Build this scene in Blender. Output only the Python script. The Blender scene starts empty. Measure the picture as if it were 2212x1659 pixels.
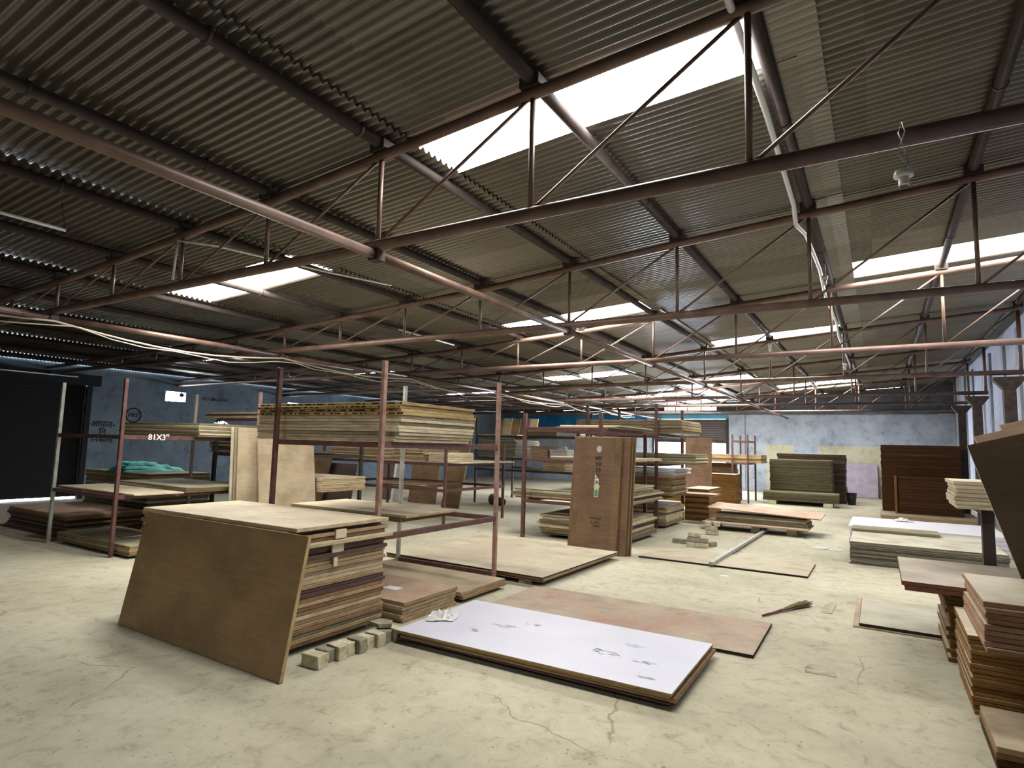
import bpy, bmesh, math, random
from mathutils import Vector, Matrix, Euler, noise
random.seed(7)
C = bpy.context.scene.collection
SC = bpy.context.scene
PI = math.pi
P = 1.3                                   # roof panel width
def NX(n): return (n - 6.405) * P         # X of roof node n
TY = [3.145, 6.37, 9.53, 12.95, 16.88, 19.85, 23.1]
ZB = 3.047                                # bottom chord height
XL, XR, YF, YB = -17.0, 2.35, 26.6, -3.2
_zn = {-7: .05, -6: .07, -5: .09, -4: .115, -3: .14, -2: .17, -1: .20, 0: .238, 1: .283, 2: .350, 3: .410, 4: .496, 5: .578, 6: .652, 7: .720, 8: .800, 9: .87}
def ZT(n):
    a = math.floor(n); a = max(-7, min(8, a)); f = n - a
    return ZB + P * (_zn[a] * (1 - f) + _zn[a + 1] * f)
ROOF = .20

# ------------------------------------------------------------------ materials
def newmat(name):
    m = bpy.data.materials.new(name); m.use_nodes = True
    nt = m.node_tree; b = nt.nodes['Principled BSDF']
    return m, nt, b
def N(nt, t, **kw):
    n = nt.nodes.new(t)
    for k, v in kw.items():
        if k in n.inputs: n.inputs[k].default_value = v
        else: setattr(n, k, v)
    return n
def ramp(nt, stops):
    r = nt.nodes.new('ShaderNodeValToRGB'); e = r.color_ramp.elements
    while len(e) < len(stops): e.new(.5)
    for i, (p, c) in enumerate(stops):
        e[i].position = p; e[i].color = (*c, 1)
    return r
def L(nt, a, b): nt.links.new(a, b)
def coords(nt, scale=(1, 1, 1), kind='Object', rnd=False):
    t = nt.nodes.new('ShaderNodeTexCoord'); m = nt.nodes.new('ShaderNodeMapping')
    m.inputs['Scale'].default_value = scale
    L(nt, t.outputs[kind], m.inputs['Vector'])
    if rnd:
        o = nt.nodes.new('ShaderNodeObjectInfo'); k = N(nt, 'ShaderNodeMath', operation='MULTIPLY'); k.inputs[1].default_value = 37.0
        L(nt, o.outputs['Random'], k.inputs[0]); L(nt, k.outputs[0], m.inputs['Location'])
    return m.outputs['Vector']
def bump(nt, b, h, s=.2, d=.01):
    k = N(nt, 'ShaderNodeBump'); k.inputs['Strength'].default_value = s; k.inputs['Distance'].default_value = d
    L(nt, h, k.inputs['Height']); L(nt, k.outputs['Normal'], b.inputs['Normal'])
def mul(nt, c1, c2, f=1.0, mode='MULTIPLY'):
    m = nt.nodes.new('ShaderNodeMix'); m.data_type = 'RGBA'; m.blend_type = mode
    m.inputs[0].default_value = f
    L(nt, c1, m.inputs[6]); L(nt, c2, m.inputs[7]); return m.outputs[2]

def simple(name, col, rough=.6, metal=0., spec=.5, var=.0, scale=8):
    m, nt, b = newmat(name)
    b.inputs['Roughness'].default_value = rough; b.inputs['Metallic'].default_value = metal
    b.inputs['Specular IOR Level'].default_value = spec
    if var:
        n = N(nt, 'ShaderNodeTexNoise', Scale=scale, Detail=5.0); L(nt, coords(nt, rnd=True), n.inputs['Vector'])
        r = ramp(nt, [(.3, tuple(c * (1 - var) for c in col)), (.7, tuple(min(1, c * (1 + var)) for c in col))])
        L(nt, n.outputs['Fac'], r.inputs['Fac']); L(nt, r.outputs['Color'], b.inputs['Base Color'])
    else: b.inputs['Base Color'].default_value = (*col, 1)
    return m

def woodface(name, a, c, rough=.6, stain=None, spec=.3):
    """veneer face: long grain on X, mottling, an own shade per board"""
    m, nt, b = newmat(name); b.inputs['Roughness'].default_value = rough; b.inputs['Specular IOR Level'].default_value = spec
    v = coords(nt, (1.6, 14, 14), rnd=True)
    n = N(nt, 'ShaderNodeTexNoise', Scale=2.2, Detail=7.0, Roughness=.62); L(nt, v, n.inputs['Vector'])
    r = ramp(nt, [(.25, a), (.75, c)]); L(nt, n.outputs['Fac'], r.inputs['Fac'])
    v2 = coords(nt, (1, 1, 1), rnd=True)
    n2 = N(nt, 'ShaderNodeTexNoise', Scale=2.6, Detail=5.0, Roughness=.6); L(nt, v2, n2.inputs['Vector'])
    r2 = ramp(nt, [(.32, (.70, .68, .66)), (.6, (1, 1, 1))]); L(nt, n2.outputs['Fac'], r2.inputs['Fac'])
    out = mul(nt, r.outputs['Color'], r2.outputs['Color'])
    if stain:
        n3 = N(nt, 'ShaderNodeTexNoise', Scale=1.3, Detail=6.0, Roughness=.7); L(nt, v2, n3.inputs['Vector'])
        r3 = ramp(nt, [(.5, (0, 0, 0)), (.68, (1, 1, 1))]); L(nt, n3.outputs['Fac'], r3.inputs['Fac'])
        mx = nt.nodes.new('ShaderNodeMix'); mx.data_type = 'RGBA'
        L(nt, r3.outputs['Color'], mx.inputs[0]); L(nt, out, mx.inputs[6]); mx.inputs[7].default_value = (*stain, 1); out = mx.outputs[2]
    L(nt, out, b.inputs['Base Color']); bump(nt, b, n.outputs['Fac'], .12, .003)
    return m
def plyedge(name, a, c, layers=5, t=.03, blocks=0):
    """laminated edge: plies stacked in Z, knots and glue lines"""
    m, nt, b = newmat(name); b.inputs['Roughness'].default_value = .75; b.inputs['Specular IOR Level'].default_value = .2
    w = N(nt, 'ShaderNodeTexWave', Scale=layers / t / 6.283 * 1.0, Distortion=1.5, Detail=2.0); w.wave_type = 'BANDS'; w.bands_direction = 'Z'
    w.inputs['Detail Scale'].default_value = 1.0
    L(nt, coords(nt, (1, 1, 3), rnd=False), w.inputs['Vector'])
    r = ramp(nt, [(.15, a), (.6, c)]); L(nt, w.outputs['Fac'], r.inputs['Fac'])
    n2 = N(nt, 'ShaderNodeTexNoise', Scale=5.0, Detail=6.0, Roughness=.7); L(nt, coords(nt, (1, 1, 6), rnd=True), n2.inputs['Vector'])
    r2 = ramp(nt, [(.3, (.55, .49, .44)), (.58, (1, 1, 1))]); L(nt, n2.outputs['Fac'], r2.inputs['Fac'])
    out = mul(nt, r.outputs['Color'], r2.outputs['Color'])
    if blocks:
        n3 = N(nt, 'ShaderNodeTexVoronoi', Scale=blocks); n3.feature = 'F1'; L(nt, coords(nt, (1, .02, .02), rnd=True), n3.inputs['Vector'])
        r3 = ramp(nt, [(.42, (1, 1, 1)), (.5, (.12, .07, .03))]); r3.color_ramp.interpolation = 'CONSTANT'
        n4 = N(nt, 'ShaderNodeSeparateColor'); L(nt, n3.outputs['Color'], n4.inputs['Color']); L(nt, n4.outputs['Red'], r3.inputs['Fac'])
        tc = nt.nodes.new('ShaderNodeTexCoord'); sp = nt.nodes.new('ShaderNodeSeparateXYZ'); L(nt, tc.outputs['Object'], sp.inputs[0])
        d1 = N(nt, 'ShaderNodeMath', operation='COMPARE'); d1.inputs[1].default_value = .0155; d1.inputs[2].default_value = .0075; L(nt, sp.outputs['Z'], d1.inputs[0])
        sn = nt.nodes.new('ShaderNodeSeparateXYZ'); L(nt, tc.outputs['Normal'], sn.inputs[0])
        d2 = N(nt, 'ShaderNodeMath', operation='LESS_THAN'); d2.inputs[1].default_value = -.5; L(nt, sn.outputs['Y'], d2.inputs[0])
        d3 = N(nt, 'ShaderNodeMath', operation='MULTIPLY'); L(nt, d1.outputs[0], d3.inputs[0]); L(nt, d2.outputs[0], d3.inputs[1])
        mb = nt.nodes.new('ShaderNodeMix'); mb.data_type = 'RGBA'; mb.blend_type = 'MULTIPLY'; L(nt, d3.outputs[0], mb.inputs[0]); L(nt, out, mb.inputs[6]); L(nt, r3.outputs['Color'], mb.inputs[7]); out = mb.outputs[2]
    oi = nt.nodes.new('ShaderNodeObjectInfo'); rv = ramp(nt, [(0, (.70, .67, .64)), (.35, (.88, .87, .85)), (1, (1, 1, 1))]); L(nt, oi.outputs['Random'], rv.inputs['Fac'])
    out = mul(nt, out, rv.outputs['Color'])
    L(nt, out, b.inputs['Base Color'])
    return m

def mat_floor():
    m, nt, b = newmat('worn_concrete'); b.inputs['Roughness'].default_value = .75; b.inputs['Specular IOR Level'].default_value = .25
    v = coords(nt)
    n1 = N(nt, 'ShaderNodeTexNoise', Scale=.55, Detail=8.0, Roughness=.6); L(nt, v, n1.inputs['Vector'])
    r1 = ramp(nt, [(.30, (.42, .39, .29)), (.48, (.58, .525, .39)), (.66, (.65, .61, .475))]); L(nt, n1.outputs['Fac'], r1.inputs['Fac'])
    n2 = N(nt, 'ShaderNodeTexNoise', Scale=7, Detail=9.0, Roughness=.72, Distortion=.6); L(nt, v, n2.inputs['Vector'])
    r2 = ramp(nt, [(.30, (.60, .58, .52)), (.46, (.92, .92, .9)), (.62, (1, 1, 1)), (.75, (1, 1, 1))]); L(nt, n2.outputs['Fac'], r2.inputs['Fac'])
    c = mul(nt, r1.outputs['Color'], r2.outputs['Color'])
    n3 = N(nt, 'ShaderNodeTexNoise', Scale=34, Detail=4.0, Roughness=.6); L(nt, v, n3.inputs['Vector'])
    r3 = ramp(nt, [(.29, (.42, .38, .32)), (.37, (1, 1, 1))]); L(nt, n3.outputs['Fac'], r3.inputs['Fac'])
    c = mul(nt, c, r3.outputs['Color'])
    # cracks: thin cell borders, kept only in patches
    d = N(nt, 'ShaderNodeTexNoise', Scale=2.2, Detail=5.0); L(nt, v, d.inputs['Vector'])
    mv = nt.nodes.new('ShaderNodeMix'); mv.data_type = 'VECTOR'; mv.inputs[0].default_value = .22; L(nt, v, mv.inputs[4]); L(nt, d.outputs['Color'], mv.inputs[5])
    vo = N(nt, 'ShaderNodeTexVoronoi', Scale=.62); vo.feature = 'DISTANCE_TO_EDGE'; L(nt, mv.outputs[1], vo.inputs['Vector'])
    rc = ramp(nt, [(.0, (.8, .8, .8)), (.003, (0, 0, 0))]); L(nt, vo.outputs['Distance'], rc.inputs['Fac'])
    nm = N(nt, 'ShaderNodeTexNoise', Scale=.7, Detail=2.0); L(nt, v, nm.inputs['Vector'])
    rm = ramp(nt, [(.50, (0, 0, 0)), (.56, (1, 1, 1))]); L(nt, nm.outputs['Fac'], rm.inputs['Fac'])
    k = mul(nt, rc.outputs['Color'], rm.outputs['Color'])
    mx = nt.nodes.new('ShaderNodeMix'); mx.data_type = 'RGBA'; L(nt, k, mx.inputs[0]); L(nt, c, mx.inputs[6]); mx.inputs[7].default_value = (.24, .20, .13, 1)
    L(nt, mx.outputs[2], b.inputs['Base Color']); bump(nt, b, n2.outputs['Fac'], .25, .01)
    return m
def mat_plaster(name, cols, low=None, zlow=1.9, rough=.85, dirt=.55):
    m, nt, b = newmat(name); b.inputs['Roughness'].default_value = rough; b.inputs['Specular IOR Level'].default_value = .2
    v = coords(nt)
    n = N(nt, 'ShaderNodeTexNoise', Scale=.9, Detail=9.0, Roughness=.65); L(nt, v, n.inputs['Vector'])
    r = ramp(nt, [(.33, cols[0]), (.5, cols[1]), (.66, cols[2])]); L(nt, n.outputs['Fac'], r.inputs['Fac'])
    n2 = N(nt, 'ShaderNodeTexNoise', Scale=3, Detail=9.0, Roughness=.75); L(nt, v, n2.inputs['Vector'])
    r2 = ramp(nt, [(.33, (dirt,) * 3), (.5, (1, 1, 1))]); L(nt, n2.outputs['Fac'], r2.inputs['Fac'])
    c = mul(nt, r.outputs['Color'], r2.outputs['Color'])
    if low:   # a band painted another colour along the foot of the wall, patchy where it starts
        g = nt.nodes.new('ShaderNodeSeparateXYZ'); L(nt, v, g.inputs[0])
        n4 = N(nt, 'ShaderNodeTexNoise', Scale=.55, Detail=1.0); L(nt, coords(nt, (1, 1, 0)), n4.inputs['Vector'])
        cmp = N(nt, 'ShaderNodeMath', operation='LESS_THAN'); cmp.inputs[1].default_value = zlow; L(nt, g.outputs['Z'], cmp.inputs[0])
        gt = N(nt, 'ShaderNodeMath', operation='GREATER_THAN'); gt.inputs[1].default_value = .42; L(nt, n4.outputs['Fac'], gt.inputs[0])
        an = N(nt, 'ShaderNodeMath', operation='MULTIPLY'); L(nt, cmp.outputs[0], an.inputs[0]); L(nt, gt.outputs[0], an.inputs[1])
        mx = nt.nodes.new('ShaderNodeMix'); mx.data_type = 'RGBA'; L(nt, an.outputs[0], mx.inputs[0]); L(nt, c, mx.inputs[6]); mx.inputs[7].default_value = (*low, 1)
        c = mx.outputs[2]
    L(nt, c, b.inputs['Base Color']); bump(nt, b, n2.outputs['Fac'], .2, .02)
    return m
def mat_roof():
    m, nt, b = newmat('weathered_roof_sheet'); b.inputs['Roughness'].default_value = .30; b.inputs['Metallic'].default_value = .2; b.inputs['Specular IOR Level'].default_value = .8; b.inputs['Coat Weight'].default_value = .8; b.inputs['Coat Roughness'].default_value = .22
    v = coords(nt)
    g = nt.nodes.new('ShaderNodeSeparateXYZ'); L(nt, v, g.inputs[0])
    # every roof sheet (0.8 m wide) has weathered to its own tone
    q = N(nt, 'ShaderNodeMath', operation='DIVIDE'); q.inputs[1].default_value = .8; L(nt, g.outputs['Y'], q.inputs[0])
    fl = N(nt, 'ShaderNodeMath', operation='FLOOR'); L(nt, q.outputs[0], fl.inputs[0])
    q2 = N(nt, 'ShaderNodeMath', operation='DIVIDE'); q2.inputs[1].default_value = 2.6; L(nt, g.outputs['X'], q2.inputs[0])
    fl2 = N(nt, 'ShaderNodeMath', operation='FLOOR'); L(nt, q2.outputs[0], fl2.inputs[0])
    cb = nt.nodes.new('ShaderNodeCombineXYZ'); L(nt, fl.outputs[0], cb.inputs[0]); L(nt, fl2.outputs[0], cb.inputs[1])
    wn = nt.nodes.new('ShaderNodeTexWhiteNoise'); wn.noise_dimensions = '2D'; L(nt, cb.outputs[0], wn.inputs['Vector'])
    r = ramp(nt, [(0, (.088, .074, .055)), (.5, (.137, .117, .088)), (1, (.185, .160, .122))]); L(nt, wn.outputs['Value'], r.inputs['Fac'])
    n2 = N(nt, 'ShaderNodeTexNoise', Scale=2.2, Detail=8.0, Roughness=.7); L(nt, coords(nt, (.5, 3, 1)), n2.inputs['Vector'])
    r2 = ramp(nt, [(.3, (.6, .58, .52)), (.6, (1.0, 1.0, 1.0))]); L(nt, n2.outputs['Fac'], r2.inputs['Fac'])
    L(nt, mul(nt, r.outputs['Color'], r2.outputs['Color']), b.inputs['Base Color'])
    return m
def mat_emit(name, col, s):
    m = bpy.data.materials.new(name); m.use_nodes = True; nt = m.node_tree; nt.nodes.remove(nt.nodes['Principled BSDF'])
    e = nt.nodes.new('ShaderNodeEmission'); e.inputs['Color'].default_value = (*col, 1); e.inputs['Strength'].default_value = s
    L(nt, e.outputs[0], nt.nodes['Material Output'].inputs[0]); return m

M = {}
M['floor'] = mat_floor()
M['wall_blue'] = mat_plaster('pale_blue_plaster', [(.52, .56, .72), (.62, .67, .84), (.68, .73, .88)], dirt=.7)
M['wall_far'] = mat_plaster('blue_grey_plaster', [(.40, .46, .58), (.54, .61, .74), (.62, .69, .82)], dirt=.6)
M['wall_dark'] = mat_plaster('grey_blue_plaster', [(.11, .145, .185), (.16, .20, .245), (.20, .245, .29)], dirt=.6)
M['gable'] = mat_plaster('raw_grey_plaster', [(.10, .12, .15), (.16, .18, .22), (.20, .22, .27)], dirt=.5)
M['blue_paint'] = mat_plaster('vivid_blue_paint', [(.02, .16, .42), (.03, .24, .55), (.10, .34, .62)], dirt=.7)
M['cyan_paint'] = simple('cyan_painted_beam', (.10, .42, .62), .6, var=.2, scale=3)
M['pilaster'] = mat_plaster('pilaster_plaster', [(.34, .38, .46), (.46, .51, .62), (.55, .60, .72)], dirt=.7)
M['roof'] = mat_roof()
M['sky_sheet'] = mat_emit('daylit_translucent_sheet', (1.0, .985, .93), 36.0)
M['steel'] = simple('rust_brown_steel', (.09, .05, .035), .5, .2, var=.35, scale=9)
M['steel_dark'] = simple('dark_brown_steel', (.042, .028, .024), .75, .0, var=.3, scale=9)
M['steel_pipe'] = simple('primed_brown_pipe', (.165, .10, .075), .45, .2, var=.3, scale=6)
M['red_steel'] = simple('red_oxide_steel', (.125, .055, .047), .55, .1, var=.35, scale=14)
M['pink_steel'] = simple('dusty_red_oxide_steel', (.36, .21, .17), .6, .05, var=.3, scale=14)
M['galv'] = simple('galvanised_steel', (.42, .42, .38), .45, .5, var=.25, scale=10)
M['col'] = simple('rusty_column_steel', (.065, .045, .036), .8, .0, var=.4, scale=12)
M['shutter'] = simple('brown_shutter_steel', (.09, .065, .07), .5, .4, var=.2, scale=4)
M['shutter_dark'] = simple('black_shutter_steel', (.007, .006, .007), .85, .0)
M['cable'] = simple('cream_cable', (.62, .52, .42), .5)
M['white_plastic'] = simple('white_plastic', (.75, .75, .72), .35)
M['paper'] = simple('white_paper', (.82, .84, .88), .8)
M['teal'] = simple('teal_tarpaulin', (.16, .80, .76), .55, var=.15, scale=5)
M['rubber'] = simple('black_rubber', (.02, .02, .02), .6)
M['brick'] = simple('dusty_cement_paver', (.62, .56, .40), .9, spec=.1, var=.2, scale=14)
M['brick2'] = simple('grey_cement_paver', (.34, .32, .24), .9, spec=.1, var=.3, scale=14)
M['sunk'] = simple('sunken_paver', (.46, .43, .31), .95, spec=.1, var=.25, scale=18)
M['ink'] = simple('black_wall_paint', (.01, .01, .012), .8)
M['chalk'] = simple('white_chalk', (.75, .72, .70), .9)
M['thread'] = simple('brown_jute_string', (.17, .07, .03), .9)
M['broom'] = simple('dry_grass_bristle', (.20, .17, .09), .9, var=.3, scale=30)
M['maroon'] = simple('maroon_plastic', (.16, .02, .05), .4)
M['foam'] = simple('white_foam_sheet', (.80, .78, .82), .6, var=.05, scale=20)
M['green'] = simple('green_label', (.10, .38, .10), .5)
M['yellow'] = simple('yellow_label', (.75, .72, .12), .5)
# sheet goods: face, edge
def pair(k, f, e): M[k] = (f, e)
pair('pale', woodface('pale_veneer', (.60, .49, .33), (.72, .61, .44)), plyedge('pale_ply_edge', (.50, .38, .23), (.78, .64, .42)))
pair('cream', woodface('cream_veneer', (.66, .56, .38), (.78, .68, .49)), plyedge('cream_ply_edge', (.60, .50, .32), (.86, .77, .57)))
pair('core', woodface('core_veneer', (.60, .49, .33), (.72, .61, .44)), plyedge('blockboard_edge', (.42, .30, .13), (.64, .48, .23), blocks=30))
pair('tan', woodface('tan_veneer', (.46, .36, .24), (.58, .46, .31)), plyedge('tan_ply_edge', (.34, .22, .11), (.58, .42, .24)))
pair('brown', woodface('brown_veneer', (.21, .125, .065), (.31, .195, .105)), plyedge('brown_ply_edge', (.20, .11, .055), (.42, .27, .15)))
pair('leanb', woodface('smoked_brown_veneer', (.27, .175, .085), (.37, .25, .125)), plyedge('light_lipping', (.55, .40, .20), (.70, .54, .30)))
pair('dark', woodface('dark_veneer', (.12, .08, .07), (.19, .13, .11)), plyedge('dark_ply_edge', (.07, .04, .04), (.18, .11, .10)))
pair('pink', woodface('pink_brown_veneer', (.50, .34, .24), (.62, .44, .32)), plyedge('pink_ply_edge', (.45, .28, .17), (.68, .50, .32)))
pair('rust', woodface('red_dusty_veneer', (.46, .35, .25), (.56, .44, .33), stain=(.40, .15, .12)), plyedge('black_edge', (.01, .01, .012), (.04, .03, .03)))
pair('shut', woodface('orange_ply_face', (.60, .50, .36), (.72, .62, .46)), plyedge('orange_ply_edge', (.12, .055, .013), (.36, .195, .06)))
pair('shutd', woodface('brown_ply_face', (.16, .075, .025), (.24, .12, .045)), plyedge('brown_shuttering_edge', (.042, .018, .006), (.105, .045, .015)))
pair('grey', woodface('grey_dusty_veneer', (.34, .30, .20), (.46, .41, .28)), plyedge('grey_ply_edge', (.16, .14, .08), (.38, .34, .22)))
pair('white', simple('white_laminate', (.70, .70, .80), .5, var=.03, scale=3), plyedge('laminate_board_edge', (.30, .17, .07), (.60, .46, .24)))
pair('laminate', simple('white_laminate_face', (.78, .78, .80), .4), simple('white_edge', (.70, .69, .68), .7, var=.12, scale=12))
pair('flush', woodface('flush_door_skin', (.205, .122, .072), (.29, .175, .105)), plyedge('flush_door_edge', (.22, .15, .07), (.44, .32, .17)))
pair('dusty', woodface('dusty_floor_veneer', (.50, .44, .31), (.60, .53, .39), stain=(.45, .33, .26)), plyedge('black_edge2', (.012, .01, .01), (.05, .035, .03)))
pair('foamp', M['foam'], M['foam'])
pair('deepb', woodface('deep_brown_veneer', (.055, .035, .018), (.085, .055, .028)), plyedge('deep_edge', (.42, .28, .16), (.62, .45, .28)))
pair('lilac', simple('lilac_laminate', (.46, .38, .50), .5, var=.15, scale=4), simple('lilac_edge', (.4, .35, .4), .6))
pair('oldg', woodface('old_grey_board', (.66, .60, .46), (.78, .72, .57)), plyedge('weathered_grey_edge', (.05, .042, .03), (.36, .33, .27), layers=2))
pair('greyd', woodface('grey_dark_veneer', (.30, .26, .17), (.40, .36, .24)), plyedge('dark_grey_edge', (.07, .06, .032), (.19, .165, .095)))
pair('block', woodface('pale_dusty_veneer', (.56, .49, .36), (.66, .58, .44)), plyedge('reddish_tan_edge', (.24, .12, .065), (.50, .31, .19)))
pair('redge', woodface('dusty_tan_veneer', (.50, .42, .33), (.60, .52, .41)), plyedge('dark_red_edge', (.10, .04, .025), (.21, .085, .05)))
pair('slate', woodface('grey_cream_veneer', (.50, .47, .36), (.60, .56, .43)), plyedge('black_green_edge', (.015, .02, .018), (.05, .05, .045)))

# ------------------------------------------------------------------ object helpers
def link(name, me, mats, parent=None):
    o = bpy.data.objects.new(name, me)
    if mats is not None and not me.materials:
        for m in (mats if isinstance(mats, (list, tuple)) else [mats]): me.materials.append(m)
    C.objects.link(o)
    if parent: o.parent = parent
    return o
def mesh(bm, name='m', smooth=False):
    me = bpy.data.meshes.new(name); bmesh.ops.recalc_face_normals(bm, faces=bm.faces[:]); bm.to_mesh(me); bm.free()
    if smooth:
        for p in me.polygons: p.use_smooth = True
    return me
def tag(o, label, cat, group=None, kind=None):
    o['label'] = label; o['category'] = cat
    if group: o['group'] = group
    if kind: o['kind'] = kind
    return o
def thing(name, label, cat, loc=(0, 0, 0), rz=0., group=None):
    o = bpy.data.objects.new(name, None); C.objects.link(o); o.location = loc; o.rotation_euler = (0, 0, rz); o.empty_display_size = .1
    return tag(o, label, cat, group)
def struct(o): o['kind'] = 'structure'; return o
def box(bm, x0, x1, y0, y1, z0, z1, mi=0):
    v = [bm.verts.new(p) for p in ((x0, y0, z0), (x1, y0, z0), (x1, y1, z0), (x0, y1, z0), (x0, y0, z1), (x1, y0, z1), (x1, y1, z1), (x0, y1, z1))]
    for f in ((0, 3, 2, 1), (4, 5, 6, 7), (0, 1, 5, 4), (1, 2, 6, 5), (2, 3, 7, 6), (3, 0, 4, 7)):
        fc = bm.faces.new([v[i] for i in f]); fc.material_index = mi
    return v
def boxobj(name, b, mat, parent=None, bev=.0):
    bm = bmesh.new(); box(bm, *b)
    if bev: bmesh.ops.bevel(bm, geom=bm.edges[:], offset=bev, segments=1, affect='EDGES')
    return link(name, mesh(bm, name), mat, parent)
def tube(bm, a, b, r, n=10, cap=True):
    a = Vector(a); b = Vector(b); d = (b - a).normalized()
    s = d.cross(Vector((0, 0, 1)))
    if s.length < .01: s = d.cross(Vector((1, 0, 0)))
    s.normalize(); t = d.cross(s)
    A = [bm.verts.new(a + r * (math.cos(2 * PI * i / n) * s + math.sin(2 * PI * i / n) * t)) for i in range(n)]
    B = [bm.verts.new(b + r * (math.cos(2 * PI * i / n) * s + math.sin(2 * PI * i / n) * t)) for i in range(n)]
    for i in range(n):
        f = bm.faces.new((A[i], A[(i + 1) % n], B[(i + 1) % n], B[i])); f.smooth = True
    if cap: bm.faces.new(A[::-1]); bm.faces.new(B)
def polytube(bm, pts, r, n=7):
    pts = [Vector(p) for p in pts]; rings = []
    for i, p in enumerate(pts):
        d = (pts[min(i + 1, len(pts) - 1)] - pts[max(i - 1, 0)]).normalized()
        s = d.cross(Vector((0, 0, 1)))
        if s.length < .05: s = d.cross(Vector((1, 0, 0)))
        s.normalize(); t = d.cross(s)
        rr = r[i] if isinstance(r, (list, tuple)) else r
        rings.append([bm.verts.new(p + rr * (math.cos(2 * PI * k / n) * s + math.sin(2 * PI * k / n) * t)) for k in range(n)])
    for A, B in zip(rings, rings[1:]):
        for i in range(n):
            f = bm.faces.new((A[i], A[(i + 1) % n], B[(i + 1) % n], B[i])); f.smooth = True
    bm.faces.new(rings[0][::-1]); bm.faces.new(rings[-1])
def tubeobj(name, a, b, r, mat, parent=None, n=10):
    bm = bmesh.new(); tube(bm, a, b, r, n); return link(name, mesh(bm, name), mat, parent)

ORD = ['topmost', 'second', 'third', 'fourth', 'fifth', 'sixth', 'seventh', 'eighth', 'ninth', 'tenth', 'eleventh', 'twelfth', 'thirteenth', 'fourteenth',
       'fifteenth', 'sixteenth', 'seventeenth', 'eighteenth', 'nineteenth', 'twentieth', 'twenty-first', 'twenty-second', 'twenty-third', 'twenty-fourth',
       'twenty-fifth', 'twenty-sixth', 'twenty-seventh', 'twenty-eighth', 'twenty-ninth', 'thirtieth']
_cache = {}
def sheet_mesh(lx, ly, t, key, chip=0.0):
    k = (round(lx, 3), round(ly, 3), round(t, 4), key)
    if k in _cache: return _cache[k]
    bm = bmesh.new(); box(bm, -lx / 2, lx / 2, -ly / 2, ly / 2, 0, t)
    bmesh.ops.bevel(bm, geom=bm.edges[:], offset=min(.003, t * .13), segments=1, affect='EDGES')
    for f in bm.faces:
        f.normal_update(); f.material_index = 0 if abs(f.normal.z) > .9 else 1
    me = mesh(bm, 'sheet'); me.materials.append(M[key][0]); me.materials.append(M[key][1]); _cache[k] = me
    return me
def stack(where, x0, x1, y0, y1, z0, ts, keys, desc='plywood sheet', name='plywood_sheet', rz=0., jit=.012, jr=.004, cat='sheet', fan=None, dims=None):
    """one object per sheet; ts = list of thicknesses bottom to top; keys = material keys bottom to top"""
    n = len(ts); z = z0; out = []
    cx, cy = (x0 + x1) / 2, (y0 + y1) / 2
    for i, t in enumerate(ts):
        key = keys[i % len(keys)] if isinstance(keys, (list, tuple)) else keys
        dx = random.uniform(-jit, jit); dy = random.uniform(-jit, jit); dr = random.uniform(-jr, jr)
        ex = 0
        if fan: dx += fan[0] * i; dy += fan[1] * i
        lx, ly = x1 - x0, y1 - y0
        if dims and i in dims: lx += dims[i][0]; dx += dims[i][0] / 2; ly += dims[i][1]; dy += dims[i][1] / 2
        o = bpy.data.objects.new(name, sheet_mesh(lx, ly, t - min(.0022, t * .08), key)); C.objects.link(o)
        o.location = (cx + dx, cy + dy, z); o.rotation_euler = (0, 0, rz + dr); z += t
        j = n - 1 - i
        if n == 1: lab = f'{desc} {where}'
        elif n == 2: lab = f'{"upper" if j == 0 else "lower"} {desc} of the pair, {where}'
        else: lab = f'{desc}, {ORD[j]}{"" if j == 0 else " from top"}, {where}'
        tag(o, lab, cat, (f'sheets in the stack {where}' if n > 1 else None)); out.append(o)
    return z, out
def slab(name, corner, U, V, t, key, label=None, cat='sheet', group=None, parent=None, back=True):
    """board from a corner with edge vectors U, V; thickness t away from the U x V face"""
    U = Vector(U); V = Vector(V); n = U.cross(V).normalized()
    lu, lv = U.length, V.length; u = U / lu; v = (n.cross(u)).normalized()
    sk = V.dot(u)
    bm = bmesh.new()
    pts = [(0, 0), (lu, 0), (lu + sk, V.dot(v)), (sk, V.dot(v))]
    a = [bm.verts.new((p[0], p[1], 0)) for p in pts]; b = [bm.verts.new((p[0], p[1], -t)) for p in pts]
    f = bm.faces.new(a); f.material_index = 0; f = bm.faces.new(b[::-1]); f.material_index = 0
    for i in range(4):
        f = bm.faces.new((a[i], b[i], b[(i + 1) % 4], a[(i + 1) % 4])); f.material_index = 1
    bmesh.ops.bevel(bm, geom=bm.edges[:], offset=min(.0015, t * .1), segments=1, affect='EDGES')
    me = mesh(bm, name); me.materials.append(M[key][0]); me.materials.append(M[key][1])
    o = bpy.data.objects.new(name, me); C.objects.link(o)
    R = Matrix((u, v, n)).transposed().to_4x4(); R.translation = Vector(corner); o.matrix_world = R
    if parent: o.parent = parent
    if label: tag(o, label, cat, group)
    return o
def text_mesh(s, size):
    cu = bpy.data.curves.new('t', 'FONT'); cu.body = s; cu.size = size; cu.align_x = 'CENTER'; cu.align_y = 'CENTER'; cu.extrude = .001; cu.offset = size * .022; cu.resolution_u = 3
    o = bpy.data.objects.new('t', cu); C.objects.link(o)
    dg = bpy.context.evaluated_depsgraph_get(); dg.update()
    me = bpy.data.meshes.new_from_object(o.evaluated_get(dg)); bpy.data.objects.remove(o); return me
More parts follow.
